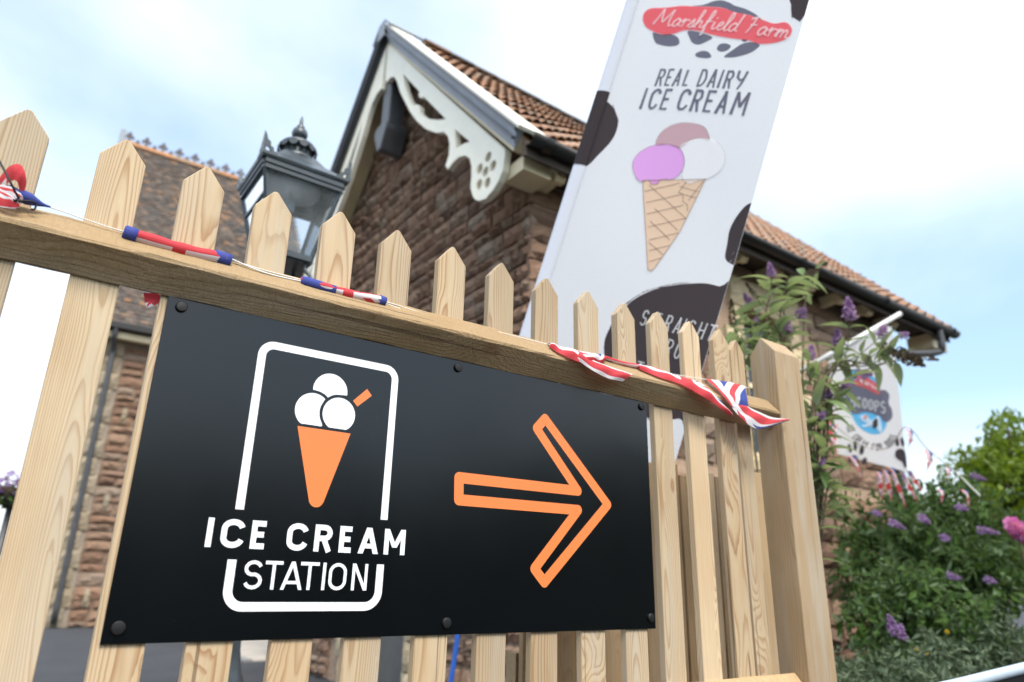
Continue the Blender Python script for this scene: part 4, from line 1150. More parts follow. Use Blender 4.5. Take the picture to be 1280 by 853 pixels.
# ------------------------------------------------------------------ outlines of the prints on the two banners (metres in the plane of the cloth)
BAN={'band':[(-0.378,1.058),(-0.379,1.091),(-0.353,1.112),(-0.283,1.116),(-0.209,1.125),(-0.14,1.12),(-0.079,1.116),(-0.012,1.108),(0.052,1.085),(0.111,1.073),(0.171,1.054),(0.229,1.036),(0.274,1.044),(0.302,1.025),(0.312,1.003),(0.305,0.973),(0.265,0.949),(0.208,0.938),(0.173,0.943),(0.143,0.952),(0.072,0.958),(-0.018,0.973),(-0.097,0.996),(-0.158,0.999),(-0.206,0.982),(-0.267,0.98),(-0.338,1.008),(-0.365,1.033)],'cow':[[(-0.156,1.124),(-0.105,1.128),(-0.065,1.144),(-0.03,1.148),(0.009,1.136),(0.043,1.118),(0.089,1.104),(0.136,1.081),(0.17,1.056),(0.11,1.075),(0.051,1.086),(-0.012,1.11),(-0.08,1.118)],[(-0.308,0.988),(-0.266,0.979),(-0.213,0.98),(-0.177,0.962),(-0.164,0.93),(-0.195,0.919),(-0.243,0.924),(-0.282,0.939)],[(-0.141,0.995),(-0.096,0.992),(-0.032,0.971),(-0.017,0.958),(-0.038,0.941),(-0.07,0.926),(-0.102,0.936),(-0.124,0.963)],[(-0.072,0.881),(-0.047,0.895),(-0.017,0.891),(0.004,0.868),(-0.015,0.859),(-0.06,0.865)],[(0.019,0.904),(0.023,0.927),(0.05,0.934),(0.076,0.922),(0.066,0.901),(0.04,0.893)],[(0.06,0.87),(0.087,0.902),(0.12,0.934),(0.158,0.945),(0.195,0.936),(0.19,0.917),(0.165,0.893),(0.122,0.874),(0.089,0.867)],[(0.114,0.951),(0.124,0.958),(0.139,0.952),(0.13,0.944)],[(-0.142,0.846),(-0.13,0.849),(-0.129,0.841),(-0.139,0.839)],[(0.056,0.833),(0.074,0.847),(0.077,0.842),(0.063,0.83)]],'mars':[(-0.325,1.083),(-0.233,1.051),(0.284,0.98),(0.144,1.0)],'real_boxes':[(-0.226,0.722),(-0.202,0.812),(-0.178,0.729),(-0.156,0.798),(-0.124,0.712),(-0.11,0.792),(-0.073,0.715),(-0.071,0.798),(-0.015,0.715),(0.012,0.788),(0.035,0.718),(0.054,0.788),(0.096,0.725),(0.099,0.791),(0.126,0.727),(0.154,0.793),(0.171,0.73),(0.196,0.801)],'ice_boxes':[(-0.264,0.604),(-0.259,0.704),(-0.218,0.595),(-0.185,0.701),(-0.158,0.596),(-0.131,0.696),(-0.076,0.598),(-0.038,0.694),(-0.028,0.596),(0.006,0.693),(0.045,0.603),(0.079,0.698),(0.094,0.607),(0.13,0.705),(0.166,0.609),(0.218,0.718)],'pink':[(-0.208,0.323),(-0.209,0.37),(-0.18,0.41),(-0.131,0.436),(-0.073,0.444),(-0.02,0.432),(0.014,0.389),(0.023,0.344),(0.011,0.307),(-0.016,0.283),(-0.059,0.278),(-0.072,0.253),(-0.097,0.252),(-0.118,0.271),(-0.134,0.258),(-0.167,0.264)],'mauve':[(-0.129,0.437),(-0.13,0.484),(-0.101,0.523),(-0.048,0.547),(0.015,0.549),(0.068,0.533),(0.101,0.482),(0.062,0.486),(0.017,0.472),(-0.02,0.432),(-0.073,0.444)],'white':[(-0.021,0.434),(0.017,0.472),(0.071,0.487),(0.13,0.478),(0.173,0.441),(0.191,0.393),(0.18,0.347),(0.139,0.309),(0.089,0.286),(0.069,0.274),(0.028,0.299),(0.018,0.374)],'cone':[(-0.14,0.261),(0.131,0.306),(0.088,0.056),(0.03,-0.127),(0.02,-0.141),(0.004,-0.137),(-0.052,0.019),(-0.109,0.173)],'waffle':[[(-0.105,0.244),(0.099,0.118)],[(-0.049,0.141),(0.077,0.061)],[(-0.051,0.08),(0.058,0.012)],[(-0.027,-0.017),(0.049,-0.059)],[(-0.115,0.212),(0.026,0.273)],[(-0.095,0.16),(0.053,0.226)],[(-0.074,0.109),(0.068,0.176)],[(-0.052,0.051),(0.094,0.12)],[(-0.03,-0.006),(0.085,0.051)],[(-0.016,-0.054),(0.064,-0.012)],[(-0.001,-0.103),(0.044,-0.075)],[(0.03,0.258),(0.12,0.245)],[(0.052,0.282),(0.033,0.229)],[(0.124,0.296),(0.085,0.2)],[(0.033,0.229),(0.114,0.216)],[(0.055,0.221),(0.063,0.192),(0.086,0.18),(0.094,0.152)]],'spotL':[(-0.529,0.66),(-0.501,0.662),(-0.464,0.645),(-0.396,0.606),(-0.347,0.542),(-0.338,0.481),(-0.351,0.424),(-0.39,0.353),(-0.423,0.3),(-0.478,0.273),(-0.536,0.274)],'spotR':[(0.371,0.241),(0.359,0.231),(0.328,0.214),(0.302,0.161),(0.289,0.099),(0.296,0.035),(0.302,-0.018),(0.322,-0.041),(0.359,-0.05),(0.378,-0.047)],'spotB':[(-0.083,-0.513),(-0.089,-0.47),(-0.078,-0.412),(-0.033,-0.302),(0.035,-0.232),(0.109,-0.19),(0.187,-0.163),(0.255,-0.147),(0.316,-0.149),(0.372,-0.153),(0.345,-0.69),(0.314,-0.719),(0.205,-0.751),(0.056,-0.727),(-0.04,-0.629)],'spotT':[(0.354,1.177),(0.254,1.17),(0.284,1.116),(0.296,1.07),(0.334,1.048),(0.346,1.078)],'str':[(0.034,-0.387),(0.05,-0.312),(0.095,-0.378),(0.102,-0.311),(0.33,-0.382),(0.346,-0.311)],'O':[(0.217,-0.488),(0.231,-0.411)],'third':[(0.096,-0.599),(0.108,-0.532)]}
SCO={'quad':[(0.258,0.126),(0.927,0.465),(0.96,0.366),(0.873,-1.198),(0.232,-0.983)],'blue':[(0.408,-0.124),(0.473,-0.056),(0.555,-0.045),(0.636,-0.09),(0.704,-0.17),(0.737,-0.273),(0.754,-0.47),(0.753,-0.628),(0.741,-0.697),(0.701,-0.763),(0.622,-0.788),(0.534,-0.753),(0.466,-0.678),(0.425,-0.569),(0.392,-0.387),(0.383,-0.223)],'dark':[(0.361,-0.221),(0.406,-0.142),(0.47,-0.148),(0.526,-0.208),(0.613,-0.271),(0.698,-0.332),(0.733,-0.308),(0.786,-0.313),(0.817,-0.369),(0.797,-0.456),(0.818,-0.528),(0.81,-0.615),(0.761,-0.66),(0.718,-0.643),(0.701,-0.598),(0.651,-0.568),(0.562,-0.535),(0.466,-0.555),(0.414,-0.524),(0.383,-0.459),(0.386,-0.369),(0.361,-0.312)],'red':[(0.486,-0.204),(0.527,-0.135),(0.583,-0.131),(0.671,-0.185),(0.73,-0.272),(0.727,-0.347),(0.689,-0.344),(0.612,-0.279),(0.53,-0.239)],'boxes':[(0.426,-0.471),(0.491,-0.359),(0.484,-0.488),(0.541,-0.36),(0.535,-0.503),(0.597,-0.368),(0.59,-0.518),(0.652,-0.378),(0.637,-0.532),(0.697,-0.391),(0.691,-0.557),(0.778,-0.369)],'dog':[(0.501,-0.584),(0.561,-0.57),(0.597,-0.626),(0.653,-0.612),(0.676,-0.588),(0.693,-0.624),(0.695,-0.754),(0.664,-0.761),(0.647,-0.717),(0.588,-0.695),(0.517,-0.703),(0.512,-0.685),(0.561,-0.667),(0.519,-0.629)],'dogpatch':[(0.63,-0.633),(0.667,-0.622),(0.657,-0.7),(0.624,-0.715),(0.613,-0.68)],'dogear':[(0.542,-0.574),(0.57,-0.571),(0.572,-0.607),(0.545,-0.61)],'arc':[(0.409,-0.657),(0.439,-0.765),(0.506,-0.847),(0.592,-0.895),(0.676,-0.891),(0.742,-0.852),(0.78,-0.794)],'pad1':[(0.322,-1.073),(0.344,-1.023),(0.386,-1.001),(0.415,-1.014),(0.428,-1.058),(0.423,-1.088),(0.368,-1.085)],'toes':[[(0.34,-0.907),(0.355,-0.878),(0.369,-0.891),(0.377,-0.952),(0.366,-0.974),(0.348,-0.959)],[(0.399,-0.875),(0.417,-0.842),(0.433,-0.851),(0.433,-0.912),(0.415,-0.954),(0.399,-0.936)],[(0.449,-0.956),(0.471,-0.905),(0.492,-0.906),(0.496,-0.95),(0.476,-0.995),(0.453,-0.999)],[(0.456,-1.067),(0.482,-1.036),(0.506,-1.037),(0.504,-1.078),(0.475,-1.111),(0.455,-1.103)],[(0.805,-0.864),(0.821,-0.827),(0.837,-0.849),(0.835,-0.908),(0.817,-0.927),(0.804,-0.91)],[(0.854,-0.858),(0.869,-0.83),(0.883,-0.86),(0.885,-0.911),(0.867,-0.93),(0.855,-0.909)],[(0.78,-1.023),(0.796,-0.97),(0.84,-0.951),(0.877,-0.981),(0.88,-1.062),(0.871,-1.144),(0.849,-1.147),(0.835,-1.093),(0.795,-1.058)]]}

for k_ in ('band', 'pink', 'mauve', 'white'): BAN[k_] = smooth_poly(BAN[k_])
BAN['cow'] = [smooth_poly(p) for p in BAN['cow']]
for k_ in ('spotL', 'spotR', 'spotB'):
    P_ = [Vector((p[0], p[1], 0)) for p in BAN[k_]]; BAN[k_] = [(p.x, p.y) for p in catmull(P_, 4)]
for k_ in ('blue', 'dark', 'red', 'dog', 'dogpatch'): SCO[k_] = smooth_poly(SCO[k_])
SCO['toes'] = [smooth_poly(p) for p in SCO['toes']]; SCO['pad1'] = smooth_poly(SCO['pad1'])

# ------------------------------------------------------------------ tall banner
BO, BU = Vector((2.05837, .492, 2.55718)), Vector((.10314, -.3402, .93468))
BR = Vector((.4854, -.803, -.34583)); BNn = Vector((.86819, .48936, .08231))
def wave(a, b):
    q = min(1.0, max(0.0, (a + .43) / .25)); q = q * q * (3 - 2 * q)
    return q * (.010 * math.sin(3.1 * b + 2.2 * a + .6) + .006 * math.sin(9 * a - 2.0 * b) + .004 * math.sin(6.5 * b + 5 * a))
def bpt(a, b, k=0): return BO + BR * a + BU * b + BNn * (wave(a, b) - .00042 * k)
ban = thing('banner_flag', 'tall white ice cream banner with charcoal cow patches on a leaning pole', 'banner', tuple(bpt(-.47, -2.6)))
BL, BRt, BT, BB = -.495, .347, 1.62, -1.045
mb = MB(); na, nb = 24, 70
def bedge(a):            # rounded lower right corner
    r = .17
    return BB if a < BRt - r else BB + r - math.sqrt(max(r * r - (a - BRt + r) ** 2, 0))
for j in range(nb + 1):
    for i in range(na + 1):
        a = BL + .062 + (BRt - BL - .062) * i / na
        b0 = bedge(a); b = b0 + (BT - b0) * j / nb
        mb.v.append(tuple(bpt(a, b)))
mb.f = [(j * (na + 1) + i, j * (na + 1) + i + 1, (j + 1) * (na + 1) + i + 1, (j + 1) * (na + 1) + i) for j in range(nb) for i in range(na)]
part('cloth', mb, 'ban_w', ban, True, fixn=False)
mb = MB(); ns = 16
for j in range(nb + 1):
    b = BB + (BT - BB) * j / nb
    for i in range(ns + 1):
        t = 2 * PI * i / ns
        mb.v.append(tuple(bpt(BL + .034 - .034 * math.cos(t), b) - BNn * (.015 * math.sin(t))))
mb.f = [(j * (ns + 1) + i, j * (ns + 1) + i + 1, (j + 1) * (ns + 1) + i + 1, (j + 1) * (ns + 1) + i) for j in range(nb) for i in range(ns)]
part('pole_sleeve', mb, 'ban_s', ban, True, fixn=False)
# the patch that runs over the sleeve is printed on it too
foot = BO + BR * (BL + .034) + BU * -2.0
q0 = BO + BR * (BL + .034) + BU * BB; q1 = BO + BR * (BL + .034) + BU * (BT + .02)
dirp = (q1 - q0).normalized(); base = q0 - dirp * (q0.z / dirp.z)
part('pole', MB().tube([base, q0, q1], .0105, 10), 'darkpole', ban, True)
part('ground_base', MB().box(base.x - .22, base.x + .22, base.y - .16, base.y + .16, .0, .05), 'darkpole', ban)
D_ = lambda base=1.0: Decal(bpt, .05, base, .12)
def clip_left(poly, a0): return [(max(a, a0), b) for a, b in poly]
random.seed(3)
def brush_edge(d, poly, n):
    for _ in range(n):
        i = random.randrange(len(poly) - 1)
        p, q = Vector(poly[i]), Vector(poly[i + 1])
        if max(p.x, q.x) > .32 or min(p.x, q.x) < -.43 or (q - p).length < .02: continue
        m = p.lerp(q, random.random()); t = (q - p).normalized() * random.uniform(.02, .06); nrm = Vector((t.y, -t.x)).normalized() * random.uniform(-.013, .013)
        d.stroke([m - t + nrm * .6, m + nrm, m + t + nrm * .5], random.uniform(.002, .005), .0012)
for nm, nb_ in (('spotL', 24), ('spotR', 16), ('spotB', 26), ('spotT', 4)):
    d = D_()
    d.poly([[(max(min(a, BRt - .001), BL + .064), b) for a, b in BAN[nm]]])
    brush_edge(d, BAN[nm], nb_)
    part('cow_patch', d.mb, 'ban_k', ban, fixn=False)
sp = MB()
for j in range(17):
    b = .292 + (.668 - .292) * j / 16
    for i in range(ns + 1):
        t = PI * i / ns
        sp.v.append(tuple(bpt(BL + .034 - .0345 * math.cos(t), b + (.004 if j in (0, 16) else 0)) - BNn * (.0165 * math.sin(t))))
sp.f = [(j * (ns + 1) + i, j * (ns + 1) + i + 1, (j + 1) * (ns + 1) + i + 1, (j + 1) * (ns + 1) + i) for j in range(16) for i in range(ns)]
part('sleeve_patch', sp, 'ban_k', ban, True, fixn=False)
d = D_()
for p in BAN['cow'][:7]: d.poly([p])
def box2(bx, i): return (bx[2 * i][0], bx[2 * i + 1][0], bx[2 * i][1], bx[2 * i + 1][1])
for ch, x0, x1 in (('R', -.224, -.188), ('E', -.180, -.148), ('A', -.142, -.104), ('L', -.094, -.062), ('D', -.026, .012), ('A', .019, .057), ('I', .066, .078), ('R', .090, .126), ('Y', .134, .182)):
    d.glyph(ch, x0, x1, .721, .808, .0116, .06, jitter=.0012)
for ch, x0, x1 in (('I', -.266, -.252), ('C', -.230, -.180), ('E', -.169, -.126), ('C', -.090, -.038), ('R', -.028, .018), ('E', .030, .076), ('A', .084, .136), ('M', .150, .218)):
    d.glyph(ch, x0, x1, .604, .710, .0145, .06, jitter=.0014)
part('lettering', d.mb, 'ban_g', ban, fixn=False)
d = D_(4 + 1.0)
d.poly([BAN['band']])
part('red_band', d.mb, 'ban_r', ban, fixn=False)
# brush script name on the red band: hand drawn strokes, x along the baseline, y up, in units of the x height
SCR = {
 'M': (2.3, [[(0, 0), (.25, 1.0), (.45, 2.1)], [(.45, 2.1), (.8, .7), (1.0, .35)], [(1.0, .35), (1.4, 1.3), (1.75, 2.1)], [(1.75, 2.1), (1.75, .8), (1.95, 0), (2.3, .2)]]),
 'a': (1.1, [[(.8, .85), (.45, 1.0), (.1, .6), (.15, .1), (.5, .05), (.8, .7), (.85, .9)], [(.85, .9), (.8, .25), (1.1, .1)]]),
 'r': (.9, [[(0, .6), (.2, 1.0), (.25, .8), (.2, 0)], [(.22, .6), (.5, .95), (.9, .85)]]),
 's': (.8, [[(0, .1), (.4, 1.0), (.5, .95), (.55, .5), (.5, .1), (.2, 0)], [(.5, .1), (.8, .25)]]),
 'h': (1.1, [[(0, .1), (.35, 1.6), (.4, 2.2), (.2, 2.1), (.1, 0)], [(.15, .5), (.45, .95), (.7, .75), (.7, .15), (1.1, .15)]]),
 'f': (1.0, [[(0, .1), (.5, 1.5), (.55, 2.2), (.3, 2.1), (.2, 0), (.15, -.8), (.35, -.6), (.3, .1)], [(.05, .95), (.8, 1.0)]]),
 'i': (.6, [[(.1, .95), (.1, .2), (.3, .05), (.6, .3)], [(.15, 1.4), (.2, 1.5)]]),
 'e': (.8, [[(.05, .4), (.5, .65), (.45, 1.0), (.15, .8), (.1, .25), (.4, .0), (.8, .25)]]),
 'l': (.6, [[(.0, .2), (.45, 1.5), (.45, 2.2), (.2, 2.0), (.15, .3), (.3, .0), (.6, .2)]]),
 'd': (1.1, [[(.8, .85), (.45, 1.0), (.1, .6), (.15, .1), (.5, .05), (.8, .7)], [(1.0, 2.2), (.85, .9), (.8, .2), (1.1, .1)]]),
 ' ': (.7, []),
 'F': (1.5, [[(.7, 2.0), (.6, 1.0), (.3, .0)], [(.2, 1.75), (.9, 2.1), (1.6, 2.1)], [(.4, 1.05), (1.1, 1.15)]]),
 'm': (1.5, [[(0, .1), (.15, 1.0), (.15, 0)], [(.18, .6), (.45, .98), (.6, .7), (.58, 0)], [(.6, .6), (.9, .98), (1.1, .7), (1.1, .15), (1.5, .15)]]),
}
def script(d, text, p0, dirx, diry, u, w):
    x = 0
    for ch in text:
        adv, sts = SCR[ch]
        for st in sts:
            pts = [Vector(p0) + Vector(dirx) * ((p.x + x + p.y * .12) * u) + Vector(diry) * (p.y * u) for p in catmull([(q[0], q[1], 0) for q in st], 4)]
            d.stroke(pts, w, w * .55)
        x += adv
d = D_(8 + 1.0)
script(d, 'Marshfield Farm', (-.318, 1.030), (.995, -.105), (.105, .995), .0392, .0095)
part('script_name', d.mb, 'ban_v', ban, fixn=False)
d = D_(2 + 1.0)
d.poly([BAN['mauve']]); part('mauve_scoop', d.mb, 'ban_m', ban, fixn=False)
d = D_(4 + 1.0)
d.poly([BAN['cone']]); part('cone_print', d.mb, 'ban_c', ban, fixn=False)
d = D_(5 + 1.0)
d.poly([BAN['white']]); part('cream_scoop', d.mb, 'ban_v', ban, fixn=False)
d = D_(6 + 1.0)
d.poly([BAN['pink']]); part('pink_scoop', d.mb, 'ban_p', ban, fixn=False)
d = D_(8 + 1.0)
for l in BAN['waffle']: d.stroke(l, .0022)
for nm, w in (('cone', .0022), ('pink', .0016), ('mauve', .0014)):
    d.stroke(BAN[nm] + [BAN[nm][0]], w)
d.stroke(BAN['white'][12:44], .0009)
part('line_drawing', d.mb, 'ban_l', ban, fixn=False)
xs = [.034, .088, .139, .182, .214, .236, .282, .322]
for word, xx, z0, z1 in (('STRAIGHT', xs, -.384, -.312), ('FROM', (.128, .172, .214, .262), -.488, -.411), ('THE', (.075, .115, .158), -.599, -.532)):
    d = D_(8.0)
    for ch, x in zip(word, xx): d.glyph(ch, x + .002, x + (.030 if ch != 'I' else .014), z0, z1, .0075, .08, jitter=.001)
    part('white_lettering', d.mb, 'ban_w', ban, fixn=False)

# ------------------------------------------------------------------ small flag on a pole from the side wall
SB, SD, SN = Vector((7.1155, 2.9, 3.4996)), Vector((.51138, -.85935, 0)), Vector((-.85935, -.51138, 0))
sflag = thing('pole_flag', 'small white dog ice cream flag on a slanting white wall pole', 'flag', tuple(SB))
def spt(a, b, k=0): return SB + SD * a + Vector((0, 0, b)) + SN * (-.02 * math.sin(4 * a + 2 * b) + .0014 * k)
part('pole', MB().tube([SB + SD * -.46 + Vector((0, 0, -.235)), SB + SD * 1.06 + Vector((0, 0, .545))], [.03, .026], 12), 'pole', sflag, True)
part('wall_bracket', MB().box(6.75, 6.98, 3.21, 3.32, 3.05, 3.4), 'pipe', sflag)
mb = MB(); na, nb = 14, 20
tl_, tr_, br_, bl_ = (.262, .10), (.945, .455), (.873, -1.198), (.232, -.983)
for j in range(nb + 1):
    for i in range(na + 1):
        u, v = i / na, j / nb
        top = (tl_[0] + (tr_[0] - tl_[0]) * u, tl_[1] + (tr_[1] - tl_[1]) * u - (.07 * max(0, (u - .85) / .15) ** 2))
        bot = (bl_[0] + (br_[0] - bl_[0]) * u, bl_[1] + (br_[1] - bl_[1]) * u)
        mb.v.append(tuple(spt(bot[0] + (top[0] - bot[0]) * v, bot[1] + (top[1] - bot[1]) * v)))
mb.f = [(j * (na + 1) + i, j * (na + 1) + i + 1, (j + 1) * (na + 1) + i + 1, (j + 1) * (na + 1) + i) for j in range(nb) for i in range(na)]
part('cloth', mb, 'ban_w', sflag, True, fixn=False)
S_ = lambda k: (Decal(spt, .09, k, .05))
d = S_(1); d.poly([SCO['blue']]); part('blue_oval', d.mb, 'ban_b', sflag, fixn=False)
d = S_(3); d.poly([SCO['dark']])
part('bone_print', d.mb, 'ban_g', sflag, fixn=False)
d = S_(4); d.poly([SCO['red']]); part('red_band', d.mb, 'ban_r', sflag, fixn=False)
d = S_(5)
for i, ch in enumerate('SCOOPS'):
    x0 = .428 + .056 * i; z0 = -.462 - .019 * i - .016 * (i == 0)
    d.glyph(ch, x0, x0 + .046, z0 - .012 * (i == 5), z0 + .118 + .01 * (i == 5), .0125, .1)
part('dog_print', (lambda q: (q.poly([SCO['dog']]), q.mb)[1])(S_(5)), 'ban_v', sflag, fixn=False)
part('scoops_lettering', d.mb, 'ban_v', sflag, fixn=False)
d = S_(6)
script(d, 'Marshfield Farm', (.492, -.145), (.80, -.60), (.5, .86), .0165, .009)
part('script_name', d.mb, 'ban_v', sflag, fixn=False)
d = S_(9); d.poly([SCO['dogpatch']]); part('dog_patch', d.mb, 'ban_k', sflag, fixn=False)
for grp in ([SCO['pad1']] + SCO['toes'][:4], SCO['toes'][4:]):
    d = S_(3)
    for q in grp: d.poly([q])
    part('paw_print', d.mb, 'ban_k', sflag, fixn=False)
d = S_(3)
ac = [Vector((p[0], p[1])) for p in SCO['arc']]
acs = [Vector((p.x, p.y)) for p in catmull([(p[0], p[1], 0) for p in SCO['arc']], 8)]
txt = 'ICE CREAM FOR DOGS'
L = [0]
for p, q in zip(acs, acs[1:]): L.append(L[-1] + (q - p).length)
def on(s):
    for i in range(len(acs) - 1):
        if s <= L[i + 1] + 1e-9: return acs[i].lerp(acs[i + 1], (s - L[i]) / (L[i + 1] - L[i])), (acs[i + 1] - acs[i]).normalized()
    return acs[-1], (acs[-1] - acs[-2]).normalized()
for i, ch in enumerate(txt):
    if ch == ' ': continue
    p, t = on(L[-1] * (i + .2) / len(txt)); n = Vector((-t.y, t.x)); wd = L[-1] / len(txt) * .62
    for st in GL[ch]: d.stroke([p + t * (x * wd) + n * (y * .068 - .06) for x, y in st], .0085)
part('small_lettering', d.mb, 'ban_k', sflag, fixn=False)
d = S_(11); d.poly([SCO['dogear']]); part('ear_print', d.mb, 'ban_o', sflag, fixn=False)

# ------------------------------------------------------------------ bunting along the rail
bun = thing('union_flag_bunting', 'string of red white and blue bunting wound along the top rail', 'bunting', (.6, -.03, 1.74))
A = lambda *p: at(p[0], p[1], p[2])
cordp = [A(-20, 240, -.02), A(55, 257, -.02), A(105, 274, -.016), A(155, 290, -.016), A(285, 325, -.016), A(330, 338, -.016), A(376, 350, -.016), A(480, 377, -.016), A(545, 397, -.014), A(610, 412, -.012), A(685, 431, -.014), A(760, 449, -.014), A(830, 466, -.012), A(885, 475, -.012), A(935, 485, -.012)]
part('cord', MB().tube(catmull(cordp, 5), .0013, 5), 'cord', bun)
part('cord', MB().tube(catmull([A(284, 322, -.018), A(330, 341, -.022), A(376, 352, -.02)], 5), .0018, 5), 'cord', bun)
part('cord', MB().tube(catmull([A(480, 379, -.018), A(515, 391, -.02), A(546, 396, -.012)], 5), .0014, 5), 'cord', bun)
def roll(p0, p1, r, uv0, uv1, twist, name='rolled_pennant'):
    P = catmull([p0, (p0 + p1) / 2 + Vector((0, 0, -.004)), p1], 36); n = 28; k = len(P)
    mb = MB()
    for i, p in enumerate(P):
        d = (P[min(i + 1, k - 1)] - P[max(i - 1, 0)]).normalized(); s = d.cross(Vector((0, 0, 1))).normalized(); t = s.cross(d)
        rr = r * (.72 + .28 * math.sin(PI * min(1, i / k * 5) / 2)) * (1 + .05 * math.sin(i * .37))
        if i > k - 6: rr *= .8
        for j in range(n + 1):
            a = 2 * PI * j / n + twist * i / k
            mb.v.append(tuple(p + (s * math.cos(a) + t * math.sin(a)) * rr * (1 + .05 * math.cos(3 * a)))); mb.uv.append((uv0[0] + (uv1[0] - uv0[0]) * i / (k - 1), .5 + .46 * (((j / n) - .12 + .5) % 1.0 - .5)))
    w = n + 1
    mb.f = [(i * w + j, i * w + j + 1, i * w + w + j + 1, i * w + w + j) for i in range(k - 1) for j in range(n)]
    mb.f += [tuple(range(n)), tuple((k - 1) * w + j for j in range(n - 1, -1, -1))]
    return part(name, mb, 'jack', bun, True)
roll(A(157, 291, -.02), A(287, 326, -.02), .0135, (.08, .02), (.93, 1.32), .5)
roll(A(376, 351, -.02), A(480, 377, -.02), .0115, (.05, .10), (.90, 1.3), 1.6)
for (a, b, r) in (((154, 290), (171, 296), .0142), ((266, 320), (288, 327), .0142), ((376, 351), (418, 364), .0122), ((473, 375), (481, 378), .0122)):
    pa, pb = A(*a, -.02), A(*b, -.02)
    part('blue_end', MB().tube([pa, pa.lerp(pb, .12), pb], [r * .75, r, r * .98], 14), 'rollblue', bun, True)
def ribbonflag(La, Lb, uva, uvb, bulge=.006, mat='jack', name='pennant', n=8, rows=6):
    P, Q = catmull([A(*p) for p in La], n), catmull([A(*p) for p in Lb], n); k = len(P); mb = MB()
    for i in range(k):
        for j in range(rows + 1):
            v = j / rows; p = P[i].lerp(Q[i], v)
            p = p + Vector((0, -1, .3)) * (bulge * math.sin(PI * v) * (1 + .5 * math.sin(i * .7)))
            mb.v.append(tuple(p)); u = i / (k - 1)
            mb.uv.append((uva[0] + (uva[1] - uva[0]) * u, uvb[0] + (uvb[1] - uvb[0]) * v))
    w = rows + 1
    mb.f = [(i * w + j, i * w + j + 1, i * w + w + j + 1, i * w + w + j) for i in range(k - 1) for j in range(rows)]
    return part(name, mb, mat, bun, True, fixn=False)
# knot at the left end
ribbonflag([(-2, 224, -.03), (12, 208, -.05), (27, 207, -.06), (33, 228, -.05), (26, 250, -.03)], [(2, 240, -.03), (10, 229, -.045), (20, 226, -.055), (24, 238, -.045), (22, 252, -.03)], (.42, .58), (.40, .72), .004)
ribbonflag([(-6, 233, -.034), (8, 231, -.04), (22, 236, -.045), (30, 246, -.04)], [(-6, 250, -.034), (8, 251, -.04), (20, 250, -.045), (28, 252, -.04)], (.1, .35), (.05, .45), .003)
ribbonflag([(-6, 238, -.044), (8, 241, -.05), (20, 248, -.05), (25, 256, -.048)], [(-6, 258, -.044), (8, 260, -.05), (18, 261, -.05), (24, 259, -.048)], (.2, .45), (.20, .62), .003)
part('blue_end', MB().tube(catmull([A(22, 243, -.035), A(36, 249, -.03), A(50, 255, -.024), A(63, 259, -.02)], 4), [.011] * 5 + [.0095, .008, .0065, .005, .0035, .0025, .002, .0015], 12), 'rollblue', bun, True)
part('tie', MB().tube(catmull([A(-4, 196, -.05), A(8, 218, -.07), A(17, 236, -.07), A(23, 248, -.05), A(24, 254, -.03)], 5), .0018, 6), 'cap', bun)
part('tie', MB().tube(catmull([A(24, 246, -.05), A(20, 252, -.052), A(14, 250, -.05), A(24, 251, -.055), A(40, 252, -.045), A(45, 256, -.04), A(43, 262, -.04), A(39, 262, -.036)], 4), .0016, 6), 'cap', bun)
# tip hanging under the rail
ribbonflag([(179, 362, .012), (180, 372, .012), (182, 384, .012)], [(209, 366, .012), (202, 377, .012), (183, 386, .012)], (.40, .60), (.2, .8), .003, name='pennant')
# twisted pennants on the right
ribbonflag([(684, 430, -.014), (705, 434, -.03), (730, 440, -.045), (752, 443, -.035), (757, 447, -.02)], [(686, 434, -.03), (702, 443, -.05), (722, 452, -.06), (742, 457, -.045), (754, 453, -.025)], (.10, .52), (.22, .52), .010)
ribbonflag([(722, 440, -.05), (745, 452, -.058), (770, 461, -.062), (791, 468, -.06)], [(720, 449, -.058), (742, 464, -.064), (760, 473, -.066), (778, 477, -.062)], (.58, .98), (.36, .66), .006)
ribbonflag([(792, 454, -.014), (820, 460, -.02), (848, 470, -.035), (874, 478, -.05), (895, 495, -.058), (915, 519, -.06)], [(800, 462, -.03), (825, 472, -.045), (850, 480, -.055), (872, 492, -.062), (890, 503, -.062), (912, 520, -.06)], (.08, .98), (.26, .56), .006)
ribbonflag([(931, 483, -.014), (934, 497, -.05), (936, 512, -.064)], [(883, 474, -.014), (899, 489, -.05), (914, 508, -.064)], (.12, .42), (.04, .44), .006)
ribbonflag([(934, 508, -.060), (946, 514, -.066), (966, 522, -.068), (987, 524, -.07)], [(912, 506, -.060), (926, 522, -.066), (948, 536, -.068), (986, 526, -.07)], (.56, .98), (.34, .72), .005)
roll(A(756, 447, -.022), A(800, 458, -.022), .006, (.1, .1), (.5, 1), .8)
